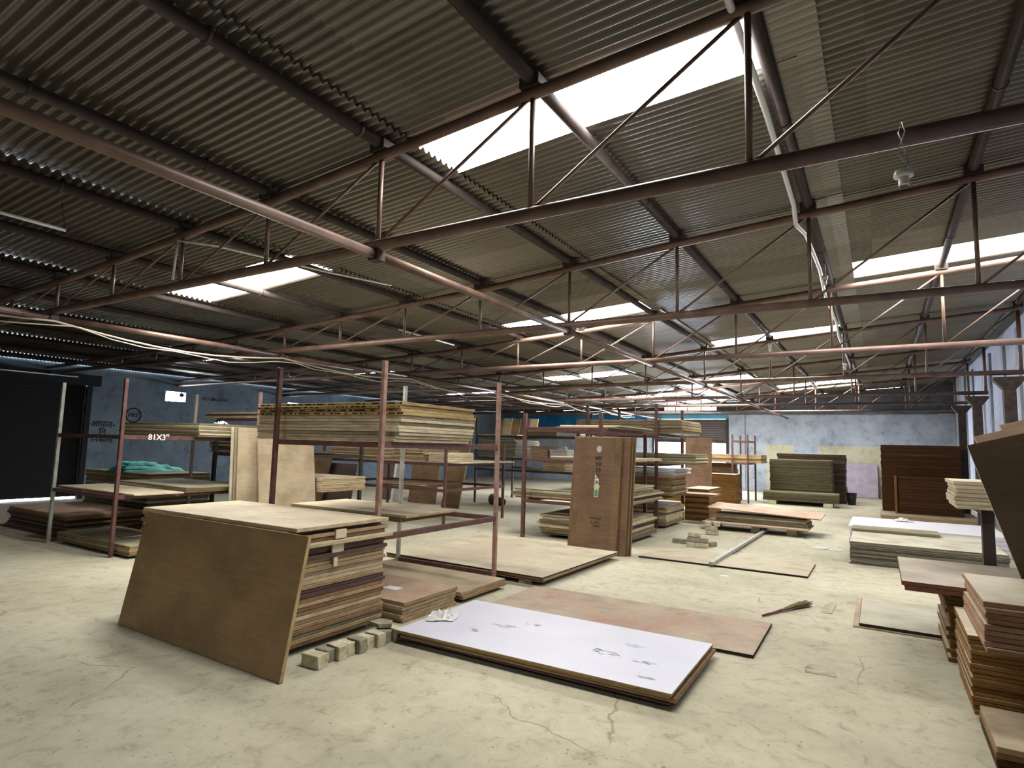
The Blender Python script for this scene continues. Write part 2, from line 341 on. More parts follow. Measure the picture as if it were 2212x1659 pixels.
def placed_text(name, s, size, loc, rot, mat, parent=None, sx=1.0):
    me = text_mesh(s, size); me.materials.clear(); o = link(name, me, mat, None)
    o.matrix_world = Matrix.Translation(loc) @ Euler(rot).to_matrix().to_4x4() @ Matrix.Diagonal((sx, 1, 1, 1))
    if parent: o.parent = parent; o.matrix_parent_inverse = parent.matrix_world.inverted()
    return o

# ------------------------------------------------------------------ room shell
def wall(name, axis, at, thick, a0, a1, z0, z1, holes, mat):
    """wall slab with rectangular openings, one mesh; axis 'x' = plane X=at running along Y"""
    A = sorted({a0, a1, *[h[0] for h in holes], *[h[1] for h in holes]}); Z = sorted({z0, z1, *[h[2] for h in holes], *[h[3] for h in holes]})
    bm = bmesh.new()
    for i in range(len(A) - 1):
        for j in range(len(Z) - 1):
            ca, cz = (A[i] + A[i + 1]) / 2, (Z[j] + Z[j + 1]) / 2
            if any(h[0] < ca < h[1] and h[2] < cz < h[3] for h in holes): continue
            if axis == 'x': box(bm, min(at, at + thick), max(at, at + thick), A[i], A[i + 1], Z[j], Z[j + 1])
            else: box(bm, A[i], A[i + 1], min(at, at + thick), max(at, at + thick), Z[j], Z[j + 1])
    bmesh.ops.remove_doubles(bm, verts=bm.verts[:], dist=1e-5)
    # drop the inner faces two cells share
    seen = {}
    for f in bm.faces: seen.setdefault(tuple(sorted(v.index for v in f.verts)), []).append(f)
    dup = [f for k in seen.values() if len(k) > 1 for f in k]
    bmesh.ops.delete(bm, geom=dup, context='FACES_ONLY')
    return struct(link(name, mesh(bm, name), mat))
fl = struct(boxobj('floor', (XL - .2, XR + .2, YB - .2, YF + .2, -.2, 0), M['floor']))
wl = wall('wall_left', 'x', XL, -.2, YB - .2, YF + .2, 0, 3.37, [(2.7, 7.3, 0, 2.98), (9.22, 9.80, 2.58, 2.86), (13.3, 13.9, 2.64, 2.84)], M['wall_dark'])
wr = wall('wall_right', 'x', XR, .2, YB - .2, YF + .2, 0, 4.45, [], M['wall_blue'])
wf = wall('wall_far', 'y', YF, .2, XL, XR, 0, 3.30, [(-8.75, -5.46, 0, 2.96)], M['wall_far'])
bm = bmesh.new()   # upper gable of the far wall, with the louvred opening
def gable(y, t, hole=None):
    bm = bmesh.new()
    ns = [-6.66 + i * .5 for i in range(31)]
    xs = sorted({XL, XR, *[NX(n) for n in range(-6, 9)], *([hole[0], hole[1]] if hole else [])})
    def strip(xa, xb, za, zb1, zb2):
        v = [bm.verts.new(p) for p in ((xa, y, za), (xb, y, za), (xb, y + t, za), (xa, y + t, za), (xa, y, zb1), (xb, y, zb2), (xb, y + t, zb2), (xa, y + t, zb1))]
        for f in ((0, 3, 2, 1), (4, 5, 6, 7), (0, 1, 5, 4), (1, 2, 6, 5), (2, 3, 7, 6), (3, 0, 4, 7)): bm.faces.new([v[i] for i in f])
    for xa, xb in zip(xs, xs[1:]):
        za = max(ZT(xa / P + 6.405) + ROOF - .03, 3.13); zb = max(ZT(xb / P + 6.405) + ROOF - .03, 3.13)
        if hole and hole[0] - .01 < (xa + xb) / 2 < hole[1] + .01:
            strip(xa, xb, 3.30 if y > 0 else 3.1, hole[2], hole[2])
            if min(za, zb) > hole[3] + .02: strip(xa, xb, hole[3], za, zb)
        else: strip(xa, xb, 3.30 if y > 0 else 3.1, max(za, 3.31), max(zb, 3.31))
    return bm
trim1 = struct(link('trim_1', mesh(gable(YF + .06, .14, (-8.24, -5.93, 3.34, 3.56))), M['gable']))
wb = wall('wall_back', 'y', YB, -.2, XL, XR, 0, 4.45, [], M['gable'])
# plaster ledge on top of the far wall
struct(boxobj('trim_2', (XL, XR, YF - .10, YF - .002, 3.14, 3.30), M['gable']))
# painted patches of the far wall
boxobj('blue_patch', (-17 + .02, -9.0, YF - .012, YF - .001, 2.55, 3.13), M['blue_paint'], wf)
M['cream_paint'] = mat_plaster('cream_painted_plaster', [(.60, .57, .42), (.70, .67, .50), (.74, .71, .56)], dirt=.75)
for x0_, x1_ in ((-3.98, -2.94), (-2.05, 1.85)): boxobj('cream_patch', (x0_, x1_, YF - .010, YF - .001, .0, 1.90), M['cream_paint'], wf)
boxobj('cyan_band', (-8.75, -5.46, YF - .03, YF - .001, 2.955, 3.135), M['cyan_paint'], wf)
# pilasters on far and right walls
boxobj('corner_pilaster', (1.86, 2.34, YF - .30, YF - .001, 0, 3.139), M['pilaster'], wf)
boxobj('shutter_pilaster', (-5.42, -4.78, YF - .06, YF - .001, 0, 3.139), M['pilaster'], wf, .004)
for y in (9.9, 11.4, 14.6, 16.2, 18.1, 21.2, 23.0):
    boxobj('pilaster', (XR - .05, XR - .001, y, y + .22, 0, 4.1), M['pilaster'], wr)

# ceiling: corrugated roof sheets in rows two panels long, each row lapping the one below it
SKY = [(4, 3.38, 3.90), (0, 4.28, 4.98), (2, 8.75, 9.42), (6, 8.85, 9.62), (4, 12.90, 13.72), (0, 15.0, 15.9), (2, 18.5, 19.5),
       (-4, 7.95, 8.18), (-4, 11.6, 11.83), (-4, 17.3, 17.6), (0, 21.6, 22.4), (4, 22.4, 23.3), (2, -2.0, -1.7)]  # last entry: unseen panel added behind the camera as back light
PITCH = .074; AMP = .0175
def corrugated(bm, na, nb, y0, y1, dz=0., wav=False, step=8):
    ny = max(2, int(round((y1 - y0) / PITCH * step)))
    ks = [na, na + 1, nb] if nb - na > 1.5 else [na, nb]
    rows = []
    for n in ks:
        row = []
        for j in range(ny + 1):
            y = y0 + (y1 - y0) * j / ny
            x = NX(n)
            if wav and n == nb: x += .16
            row.append(bm.verts.new((x, y, ZT(n) + ROOF + dz + AMP * math.sin(2 * PI * y / PITCH) - (.012 if n == ks[-1] else 0))))
        rows.append(row)
    for A, B in zip(rows, rows[1:]):
        for j in range(ny): f = bm.faces.new((A[j], A[j + 1], B[j + 1], B[j])); f.smooth = True
bm = bmesh.new()
for na in (-6.66, -6, -4, -2, 0, 2, 4, 6, 8):
    nb = {-6.66: -6, 8: 8.35}.get(na, na + 2)
    ys = [YB - .2] ; cuts = sorted([s for s in SKY if s[0] == na], key=lambda s: s[1])
    cur = YB - .2
    for s in cuts: corrugated(bm, na, nb, cur, s[1], 0, True); cur = s[2]
    corrugated(bm, na, nb, cur, YF + .2, 0, True)
ce = struct(link('ceiling', bm and (lambda b: (lambda me: me)(mesh(b, 'ceiling')))(bm), M['roof']))
k = 1
for na, y0, y1 in SKY:
    bm = bmesh.new(); corrugated(bm, na + .03, na + 1.95, y0, y1, 0, False, 4)
    w = struct(link(f'window_{k}', mesh(bm), M['sky_sheet'])); w['label'] = 'bright translucent roof sheet glowing with daylight'; k += 1
# ridge capping sheet along node 6, lapping over the ends of the roof sheets
bm = bmesh.new(); ny = int((YF - YB) / PITCH * 4); A = []; B = []
for j in range(ny + 1):
    y = YB + (YF - YB) * j / ny; d = .005 * math.sin(2 * PI * y / PITCH)
    A.append(bm.verts.new((NX(6) - .02, y, ZT(6) + ROOF - .034 + d))); B.append(bm.verts.new((NX(6) + .30, y, ZT(6.23) + ROOF - .030 + d)))
for j in range(ny): bm.faces.new((A[j], A[j + 1], B[j + 1], B[j]))
g = bmesh.ops.extrude_face_region(bm, geom=bm.faces[:]); bmesh.ops.translate(bm, verts=[q for q in g['geom'] if isinstance(q, bmesh.types.BMVert)], vec=(0, 0, .004))
struct(link('trim_3', mesh(bm), M['roof']))

# louvred window in the gable above the far shutter
w = struct(link('window_14', mesh((lambda b: (box(b, -8.24, -5.93, YF + .10, YF + .13, 3.34, 3.56), b)[1])(bmesh.new())), mat_emit('daylit_louvre_glass', (1, .98, .88), 6.0)))
for i, x in enumerate((-8.24, -7.72, -7.2, -6.6, -5.93)):
    boxobj('mullion', (x - .012, x + .012, YF + .03, YF + .095, 3.34, 3.56), M['steel_dark'], w)
boxobj('crossbar', (-8.24, -5.93, YF + .03, YF + .09, 3.40, 3.415), M['steel_dark'], w)

# roller shutters
def shutter(name, axis, at, a0, a1, z0, z1, mat):
    bm = bmesh.new(); n = int((z1 - z0) / .075) * 4; rows = []
    for i in range(n + 1):
        z = z0 + (z1 - z0) * i / n; d = .014 * abs(math.sin(PI * i / 4))
        rows.append([bm.verts.new((at + d, a, z) if axis == 'x' else (a, at - d, z)) for a in (a0, a1)])
    for A, B in zip(rows, rows[1:]): bm.faces.new((A[0], A[1], B[1], B[0]))
    g = bmesh.ops.extrude_face_region(bm, geom=bm.faces[:]); vv = [q for q in g['geom'] if isinstance(q, bmesh.types.BMVert)]
    bmesh.ops.translate(bm, verts=vv, vec=(-.01, 0, 0) if axis == 'x' else (0, .01, 0))
    return struct(link(name, mesh(bm), mat))
d1 = shutter('door_1', 'x', XL - .12, 2.72, 7.28, .065, 2.97, M['shutter_dark'])
boxobj('bottom_bar', (XL - .16, XL - .09, 2.72, 7.28, .055, .11), M['shutter_dark'], d1)
boxobj('shutter_box', (XL + .002, XL + .28, 2.5, 7.45, 2.80, 3.06), M['shutter_dark'], d1)
for y in (2.66, 7.30): boxobj('guide_rail', (XL + .002, XL + .09, y - .07, y + .05, 0, 2.79), M['shutter_dark'], d1)
tubeobj('shutter_axle', (XL + .32, 2.6, 2.98), (XL + .32, 6.9, 2.98), .02, M['galv'], d1)
d2 = shutter('door_2', 'y', YF + .12, -8.73, -5.48, 1.97, 2.95, M['shutter'])
boxobj('bottom_bar', (-8.73, -5.48, YF + .08, YF + .15, 1.92, 1.97), M['shutter'], d2)
for x in (-8.70, -5.50): boxobj('guide_rail', (x - .05, x + .05, YF - .07, YF - .002, 0, 2.95), M['steel_dark'], d2)
# ventilators of the left wall
for i, (ya, yb, za, zb) in enumerate(((9.22, 9.80, 2.58, 2.86), (13.3, 13.9, 2.64, 2.84))):
    w = struct(link(f'window_{15 + i}', mesh((lambda b: (box(b, XL - .16, XL - .15, ya, yb, za, zb), b)[1])(bmesh.new())), mat_emit('daylit_ventilator', (.93, .97, 1), 30.0)))
    for y in (ya + .14, ya + .33, yb - .12): boxobj('bar', (XL - .06, XL - .045, y - .008, y + .008, za, zb), M['steel_dark'], w)
    bm = bmesh.new(); tube(bm, (XL - .08, yb - .10, zb - .08), (XL - .05, yb - .10, zb - .08), .06, 14); link('fan_hub', mesh(bm), M['steel_dark'], w)

# writing painted on the walls
rotL = (PI / 2, 0, PI / 2)
for s, y, z, sz, sx in (('FIRE', 8.42, 2.13, .15, 1.0), ('\u0906\u092a\u093e\u0924-', 7.70, 1.86, .21, 1.0), ('\u093f\u0928', 7.70, 1.66, .20, 1.0), ('\u093f\u0928\u0915\u093e\u0938', 7.70, 1.46, .20, 1.0), ('NO SMOKING', 10.7, 2.72, .12, 1.1)):
    placed_text('painted_lettering', s, sz, (XL + .003, y, z), rotL, M['ink'], wl, sx)
bm = bmesh.new(); ring = [(XL + .006, 8.42 + .19 * math.cos(a * PI / 16), 2.13 + .185 * math.sin(a * PI / 16)) for a in range(33)]
polytube(bm, ring, .014, 5); link('painted_circle', mesh(bm), M['ink'], wl)
boxobj('painted_foot', (XL + .001, XL + .008, 8.34, 8.50, 1.90, 1.945), M['ink'], wl)
for (cy, cz, s) in ((9.75, 1.45, 1), (9.95, 1.2, .8), (9.6, 1.62, .6)):
    bm = bmesh.new()
    for q in range(7):
        y = cy + random.uniform(-.16, .16) * s; z = cz + random.uniform(-.14, .14) * s
        polytube(bm, [(XL + .004, y, z), (XL + .004, y + random.uniform(-.05, .05), z + random.uniform(-.05, .05))], .006, 4)
    link('scribble', mesh(bm), M['ink'], wl)
placed_text('painted_lettering', 'NO 86', .17, (-16.15, YF - .016, 2.84), (PI / 2, 0, 0), M['ink'], wf)

# ------------------------------------------------------------------ columns, trusses, purlins
tn = ['nearest', 'second', 'third', 'fourth', 'fifth', 'sixth', 'farthest']
for i, y in enumerate(TY):
    t = thing('roof_truss', f'rust brown tubular steel roof truss, {tn[i]} {"to the camera" if i == 0 else ("of all" if i == 6 else "from the camera")}, spanning the hall', 'truss', (0, y, ZB), 0, 'steel roof trusses')
    def put(name, a, b, r, mat, n=8):
        bm = bmesh.new(); tube(bm, (a[0], 0, a[1] - ZB), (b[0], 0, b[1] - ZB), r, n); return link(name, mesh(bm), mat, t)
    put('bottom_chord', (XL + .01, ZB), (NX(8) + .04, ZB), .042, M['steel_pipe'], 12)
    bm = bmesh.new()
    for n in range(-6, 8):
        tube(bm, (NX(n), 0, ZT(n) + .045 - ZB), (NX(n + 1), 0, ZT(n + 1) + .045 - ZB), .04, 10, False)
    tube(bm, (XL + .01, 0, ZT(-6.6) + .045 - ZB), (NX(-6), 0, ZT(-6) + .045 - ZB), .04, 10, False)
    link('top_chord', mesh(bm), M['steel_pipe'], t)
    for n in range(-6, 9):
        if ZT(n) - ZB > .12:
            put('upright', (NX(n), ZB + .03), (NX(n), ZT(n) + .02), .019 if n < 8 else .03, M['steel_pipe'])
            if n < 8: put('diagonal_brace', (NX(n) + .03, ZB + .035), (NX(n + 1) - .03, ZT(n + 1) + .015), .0125, M['steel_pipe'], 6)
        if n >= 0:
            bm = bmesh.new(); box(bm, NX(n) - .07, NX(n) + .07, -.06, .06, ZT(n) + .07 - ZB, ZT(n) + .145 - ZB); link('purlin_cleat', mesh(bm), M['steel_dark'], t)
for n in range(-6, 9):
    zc = ZT(n) + .135
    q = thing('roof_purlin', '', 'purlin', (NX(n), 0, zc))
    q['label'] = ('pipe purlin under the roof along the right wall' if n == 8 else f'dark pipe purlin under the roof, {ORD[8 - n] if n < 8 else ""} in from the right wall').replace('topmost', 'first')
    q['group'] = 'pipe purlins under the roof'; q['label'] = ' '.join(q['label'].replace(',', ' ,').split()).replace(' ,', ',')
    bm = bmesh.new(); tube(bm, (0, YB, 0), (0, YF - .001, 0), .043, 10); link('pipe', mesh(bm), M['steel_dark'], q)
    if n >= 0:
        for y in (1.4, 2.55, 4.6, 7.9, 10.8, 14.6, 18.2):
            bm = bmesh.new(); yy = y + (n % 3) * .35; tube(bm, (0, yy - .012, 0), (0, yy + .012, 0), .049, 10); link('joint_collar', mesh(bm), M['steel_dark'], q)

for i, (y, lab) in enumerate(((12.95, 'nearest column'), (16.88, 'middle column'), (19.85, 'farthest column'))):
    t = thing('steel_column', f'rust brown square steel column by the right wall, {lab}', 'column', (1.90, y, 0), 0, 'steel columns along the right wall')
    boxobj('shaft', (-.085, .085, -.085, .085, .012, 2.76), M['col'], t, .004)
    boxobj('base_plate', (-.16, .16, -.16, .16, 0, .012), M['col'], t)
    bm = bmesh.new(); r0, r1 = .09, .21
    a = [bm.verts.new((sx * r0, sy * r0, 2.76)) for sx, sy in ((-1, -1), (1, -1), (1, 1), (-1, 1))]; b = [bm.verts.new((sx * r1, sy * .11, 2.92)) for sx, sy in ((-1, -1), (1, -1), (1, 1), (-1, 1))]
    c = [bm.verts.new((sx * r1, sy * .11, 2.965)) for sx, sy in ((-1, -1), (1, -1), (1, 1), (-1, 1))]
    for A, B in ((a, b), (b, c)):
        for j in range(4): bm.faces.new((A[j], A[(j + 1) % 4], B[(j + 1) % 4], B[j]))
    bm.faces.new(a[::-1]); bm.faces.new(c); link('flared_cap', mesh(bm), M['col'], t)
# longitudinal tie pipes under the bottom chords
def tie(x, z, label, mat, y0, y1):
    t = thing('tie_pipe', label, 'pipe', (x, 0, z))
    ys = [y0] + [y for y in TY if y0 < y < y1] + [y1]
    for a, b in zip(ys, ys[1:]):
        bm = bmesh.new(); tube(bm, (0, a + .04, 0), (0, b - .04, 0), .036, 12); link('pipe_length', mesh(bm), mat, t)
    for y in ys[1:-1]:
        bm = bmesh.new(); box(bm, -.045, .045, y - .042, y + .042, -.045, .028); link('clamp', mesh(bm), M['steel_dark'], t)
    return t
tie(-3.13, 2.972, 'long pale brown tie pipe beneath the trusses, the right one of the two', M['steel_pipe'], -.9, YF)
tie(-8.38, 2.972, 'long brown tie pipe beneath the trusses on the left, with cables draped along it', M['steel_pipe'], YB + .02, YF)
# draped cables along the left tie pipe
bm = bmesh.new()
pts = []
for i in range(len(TY)):
    ya = TY[i - 1] if i else -1.5; yb = TY[i]
    for j in range(8):
        s = j / 8; pts.append((-8.33, ya + (yb - ya) * s, 2.924 - .09 * math.sin(PI * s) * (1 + .5 * (i % 2))))
polytube(bm, pts, .013, 6); tag(link('electric_cable', mesh(bm), M['cable']), 'cream bundled electric cable sagging along the left tie pipe, upper strand', 'cable')
bm = bmesh.new(); polytube(bm, [(p[0] + .06, p[1] + .2, p[2] - .03 - .05 * math.sin(p[1] * 2.1) ** 2) for p in pts[4:]], .008, 6)
tag(link('electric_cable', mesh(bm), M['cable']), 'thin cream cable hanging loosely below the left tie pipe, lower strand', 'cable')
bm = bmesh.new(); zr = ZT(6)
polytube(bm, [(-.62, 2.2, zr + .06), (-.60, 3.0, zr + .04), (-.60, 4.3, zr + .05), (-.62, 6.0, zr + .03), (-.64, 6.35, zr - .04), (-.60, 6.9, zr + .03), (-.58, 8.4, zr + .04), (-.60, 9.53, zr - .02), (-.58, 12, zr + .03), (-.6, 12.9, zr - .04), (-.58, 19, zr + .02)], .022, 8)
tag(link('conduit', mesh(bm), M['white_plastic']), 'white conduit following the ridge purlin above the trusses', 'conduit')
bm = bmesh.new()
polytube(bm, [(-5.73, 3.145 - .05, ZT(2) - .02), (-5.76, 3.145 - .05, ZB + .05)], .012, 6)
polytube(bm, [(-5.73, 3.145 - .05, ZT(2) - .02), (-5.5, 3.35, ZT(2) - .03), (-5.28, 4.6, ZT(2) + .0), (-5.1, 5.4, ZT(2) + .03)], .012, 6)
tag(link('conduit', mesh(bm), M['white_plastic']), 'thin white conduit bent over the left end of the nearest truss', 'conduit')
for a, b, lab in (((-9.9, 7.6, 3.16), (-9.9, 9.4, 3.17), 'left, beside the dark bay'), ((-6.2, 1.45, 3.42), (-6.2, 2.35, 3.42), 'near the left edge'), ((-6.6, 7.2, 3.42), (-6.6, 8.7, 3.40), 'beyond the second truss')):
    tl = tubeobj('tube_lamp', a, b, .016, M['white_plastic'], None, 8)
    for q in (a, b):
        tubeobj('hanger_wire', q, (q[0], q[1] + (.05 if q is a else -.05), ZT(q[0] / P + 6.405) + ROOF - .005), .004, M['steel_dark'], tl, 5)
    tag(tl, f'unlit white tube lamp strip hung under the roof, {lab}', 'lamp')
# lamp holder hanging on a twisted flex from the nearest bottom chord
t = thing('hanging_lamp_holder', 'white lamp holder on a twisted flex hanging from the nearest bottom chord', 'lamp holder', (.13, 3.09, ZB))
bm = bmesh.new(); polytube(bm, [(0, .0, .05), (.012, -.01, .0), (-.008, 0, -.05), (-.018, .0, -.10), (.014, .0, -.15), (0, 0, -.19)], .0028, 5)
polytube(bm, [(0, .0, .05), (-.014, -.005, .0), (.0, 0, -.05), (.012, .0, -.10), (.022, .0, -.15), (0, 0, -.19)], .0028, 5); link('flex', mesh(bm), M['white_plastic'], t)
bm = bmesh.new(); rings = [(0, .035), (.02, .04), (.028, .038), (.03, .02), (.065, .022), (.07, .017)]
for (za, ra), (zb, rb) in zip(rings, rings[1:]):
    A = [bm.verts.new((ra * math.cos(i * PI / 8), ra * math.sin(i * PI / 8), -.18 - za)) for i in range(16)]; B = [bm.verts.new((rb * math.cos(i * PI / 8), rb * math.sin(i * PI / 8), -.18 - zb)) for i in range(16)]
    for i in range(16): bm.faces.new((A[i], A[(i + 1) % 16], B[(i + 1) % 16], B[i]))
link('holder', mesh(bm), M['white_plastic'], t)
for (x, y, z, lab) in ((-.52, 8.35, zr - .06, 'below the ridge purlin before the third truss'), (-.50, 12.6, 3.27, 'just before the fourth truss')):
    t = thing('hanging_lamp_holder', f'small white lamp holder dangling {lab}', 'lamp holder', (x, y, z))
    bm = bmesh.new(); polytube(bm, [(0, 0, zr + .1 - z), (.01, 0, .1), (0, 0, 0)], .004, 5); link('flex', mesh(bm), M['white_plastic'], t)
    bm = bmesh.new(); tube(bm, (0, 0, 0), (0, 0, -.05), .035, 10); tube(bm, (0, 0, -.05), (0, 0, -.12), .022, 10); link('holder', mesh(bm), M['white_plastic'], t)

# ------------------------------------------------------------------ racks
def rack(label, x0, x1, y0, y1, h, shelves, mat=None, skip=(), frontmat=None, s=.045, sides=True):
    """shelves: list of rail top heights; posts named post, rails named rail"""
    mat = mat or M['red_steel']
    t = thing('steel_rack', label, 'rack', ((x0 + x1) / 2, (y0 + y1) / 2, 0))
    X0, X1, Y0, Y1 = -(x1 - x0) / 2, (x1 - x0) / 2, -(y1 - y0) / 2, (y1 - y0) / 2
    r = s / 2
    for i, (x, y) in enumerate(((X0, Y0), (X1, Y0), (X1, Y1), (X0, Y1))):
        if i in skip: continue
        m = frontmat[i] if frontmat and frontmat[i] else mat
        boxobj('post', (x - r, x + r, y - r, y + r, 0, h), m, t, .003)
    for z in shelves:
        low = z < .2
        for y in ((Y1,) if low else (Y0, Y1)): boxobj('rail', (X0 + r, X1 - r, y - r * .9, y + r * .9, z - .055, z), mat, t, .002)
        if not low and sides:
            for x in (X0, X1): boxobj('rail', (x - r * .9, x + r * .9, Y0 + r, Y1 - r, z - .055, z), mat, t, .002)
    return t
r1 = rack('red oxide steel rack in the middle, holding thick pale boards on its upper shelf', -5.46, -3.95, 4.15, 6.15, 2.36, [1.60, .75, .10], frontmat=[None, M['pink_steel'], M['pink_steel'], M['galv']])
r2 = rack('red steel rack on the left, with chalk marks on its upper side rail', -10.45, -8.64, 4.15, 6.22, 2.36, [1.60, .80, .06], frontmat=[M['galv'], None, M['pink_steel'], M['cable']])
placed_text('chalk_marks', '81X3\u2033', .11, (-8.60, 4.62, 1.575), (PI / 2, 0, PI / 2), M['chalk'], r2)
rack('dark red rack behind the brown flush doors', -5.41, -3.95, 9.32, 11.55, 2.18, [1.93, 1.38, .66], s=.06)
rack('dark red rack farther back, carrying boards at three levels beyond the flush doors', -5.45, -3.90, 12.1, 14.0, 2.52, [1.92, 1.30, .62], s=.06)
rack('red rack deep on the left behind the leaning sheets', -10.55, -7.15, 9.3, 11.4, 1.62, [1.22, .72], s=.05)
rack('dark rack deep in the middle, filled with board ends', -9.70, -6.20, 14.0, 16.0, 2.45, [1.86, 1.26, .95], mat=M['steel_dark'], s=.05)
rack('black rack directly behind the left red rack', -10.4, -8.70, 6.62, 8.6, 1.9, [1.33, .72], mat=M['steel_dark'], s=.06)
rack('small dark red rack near the far shutter', -3.98, -3.52, 19.98, 21.3, 2.13, [1.94, 1.24], s=.05)
rr = rack('dark rack along the right wall, carrying cream boards', .82, 2.15, 7.0, 8.0, 1.135, [1.135], mat=M['steel_dark'], s=.09, skip=(3,))

# ------------------------------------------------------------------ foreground: leaning board and tall stack
slab('leaning_board', (-5.55, 2.80, .002), (2.15, -.04, 0), (.0, .17, .925), -.028, 'leanb', 'dark brown board leaning against the tall front stack', 'board')
tones = ['tan', 'tan', 'grey', 'brown', 'tan', 'tan', 'pale', 'tan', 'brown', 'pink', 'brown', 'dark', 'dark', 'tan', 'pale', 'pale', 'cream', 'tan', 'pale', 'tan', 'dark', 'brown', 'dark', 'pale', 'brown', 'tan', 'tan', 'tan', 'pink', 'pale']
ts = [.030] * 28
ztop, st = stack('behind the leaning brown board', -5.86, -3.75, 3.06, 4.05, .055, [.0316] * 28, tones[:27] + ['pale'], 'old board', 'board', rz=.0, jit=.014, jr=.006, cat='board',
                 dims={20: (.03, 0), 23: (.05, .03), 26: (-.05, 0), 27: (.02, 0)})
# adhesive tape on the end of that stack (part of sheets)
for z, (ya, yb) in ((ztop - .085, (3.45, 3.56)), (ztop - .20, (3.42, 3.54)), (ztop - .30, (3.44, 3.48))):
    tag(boxobj('tape_strip', (-3.742, -3.722, ya, yb, z - .035, z + .035), M['yellow'] if 0 else M['cream'][0]), f'pale tape strip on the end of the front stack, {"upper" if z > ztop - .1 else ("middle" if z > ztop - .25 else "small lower")}', 'tape')
def paver(x, y, z, lx, ly, lz, rz, key, label, group=None, rough=1):
    bm = bmesh.new()
    for ix in range(1): box(bm, -lx / 2, lx / 2, -ly / 2, ly / 2, 0, lz)
    bmesh.ops.subdivide_edges(bm, edges=bm.edges[:], cuts=2, use_grid_fill=True)
    for v in bm.verts:
        if 0.001 < v.co.z: v.co += Vector((random.uniform(-1, 1), random.uniform(-1, 1), random.uniform(-1, 0))) * .003 * rough
        else: v.co += Vector((random.uniform(-1, 1), random.uniform(-1, 1), 0)) * .003 * rough
    bmesh.ops.bevel(bm, geom=[e for e in bm.edges if len(e.link_faces) == 2 and e.calc_face_angle(0) > 1.0], offset=.004, segments=1, affect='EDGES')
    o = link('cement_paver', mesh(bm), M[key]); o.location = (x, y, z); o.rotation_euler = (0, 0, rz); return tag(o, label, 'paver', group)
paver(-3.475, 3.085, 0, .17, .10, .095, .06, 'brick', 'cream cement paver at the near end of the row beside the front stack', 'pavers in a row beside the front stack')
for i in range(8):
    paver(-3.50 + .018 * (i % 2) + .006 * i, 3.195 + .094 * i, 0, .13 + .02 * (i % 2), .076 + .003 * (i % 3), .095 + .008 * (i % 2), (-1) ** i * .05, 'brick' if i % 3 else 'brick2',
          f'cement paver in the row beside the front stack, {ORD[i + 1]} from its near end', 'pavers in a row beside the front stack')
bm = bmesh.new(); vs = [bm.verts.new(p) for p in ((-.09, -.06, 0), (.04, -.08, 0), (.11, -.01, 0), (.05, .07, 0), (-.07, .06, 0))]; f = bm.faces.new(vs)
g = bmesh.ops.extrude_face_region(bm, geom=[f]); bmesh.ops.translate(bm, verts=[q for q in g['geom'] if isinstance(q, bmesh.types.BMVert)], vec=(0, 0, .03))
o = link('stone_slab', mesh(bm), M['brick2']); o.location = (-3.53, 3.82, .104); tag(o, 'broken grey stone slab lying on top of the paver row', 'slab')
# supports under the tall stack
for x in (-5.5, -4.6, -3.95):
    tag(boxobj('wooden_batten', (x, x + .09, 3.10, 4.0, 0, .054), M['tan'][1]), f'wooden batten under the tall front stack, {"left" if x < -5 else ("middle" if x < -4 else "right")}', 'batten')

# ------------------------------------------------------------------ rack 1 contents
stack('on the upper shelf of the middle rack', -5.93, -3.83, 4.26, 5.46, 1.601, [.032] * 12, ['cream'] * 4 + ['cream', 'cream', 'cream', 'cream', 'core', 'core', 'core', 'core'], 'thick pale board', 'blockboard_sheet',
      jit=.012, jr=.003, dims={0: (-.05, 0), 1: (-.04, 0), 5: (-.03, 0), 8: (.03, 0), 4: (.0, .04)})
def knot(loc, s, label, key='thread', axis='x'):
    bm = bmesh.new()
    for q in range(9):
        a = random.uniform(0, 6.28); b = random.uniform(.3, 1) * s; pts = [(.004, 0, 0)]
        pts = [(random.uniform(0, .02), (math.cos(a) * b * w + random.uniform(-.01, .01)), math.sin(a) * b * w * .5 - .1 * s * w) for w in (0, .4, .7, 1)]
        polytube(bm, pts, .004, 5)
    o = link('string_knot', mesh(bm), M[key]); o.location = loc; return tag(o, label, 'string')
knot((-3.825, 4.86, 1.87), .07, 'brown knotted string on the end of the upper board stack of the middle rack')
stack('on the lower shelf of the middle rack', -6.15, -4.32, 4.95, 5.85, .751, [.045, .032], ['brown', 'pale'], 'board', 'board', jit=.01, jr=.02, cat='board', dims={0: (-.06, -.05)})
# low stacks inside the middle rack, and the wide sheets behind
stack('with a dusty red top, low beside the white sheet', -5.35, -3.66, 4.21, 5.0, .002, [.036] * 5, ['tan', 'pale', 'pale', 'pale', 'pink'], 'short board', 'board', cat='board', jit=.01, jr=.004, dims={4: (.01, 0)})
tag(boxobj('paper_label', (-4.20, -4.02, 4.52, 4.63, .1805, .1815), M['paper']), 'small white paper lying on the low red topped stack', 'paper')
bpy.data.objects['paper_label'].rotation_euler = (0, 0, 0)
stack('low on the floor between the middle rack posts', -5.35, -3.62, 5.07, 5.90, .035, [.035, .042], ['tan', 'tan'], 'tan board', 'board', cat='board', jit=.01, fan=(-.02, -.01), jr=.006)
for x in (-5.2, -4.0): tag(boxobj('wooden_batten', (x, x + .06, 5.12, 5.85, 0, .034), M['tan'][1]), f'wooden batten under the low tan pair, {"left" if x < -5 else "right"}', 'batten')
stack('lying wide on the floor behind the middle rack', -5.72, -3.28, 6.22, 8.42, .05, [.016, .018, .016, .014], ['brown', 'pink', 'tan', 'dusty'], 'thin sheet', jit=.03, jr=.006, rz=-.02)
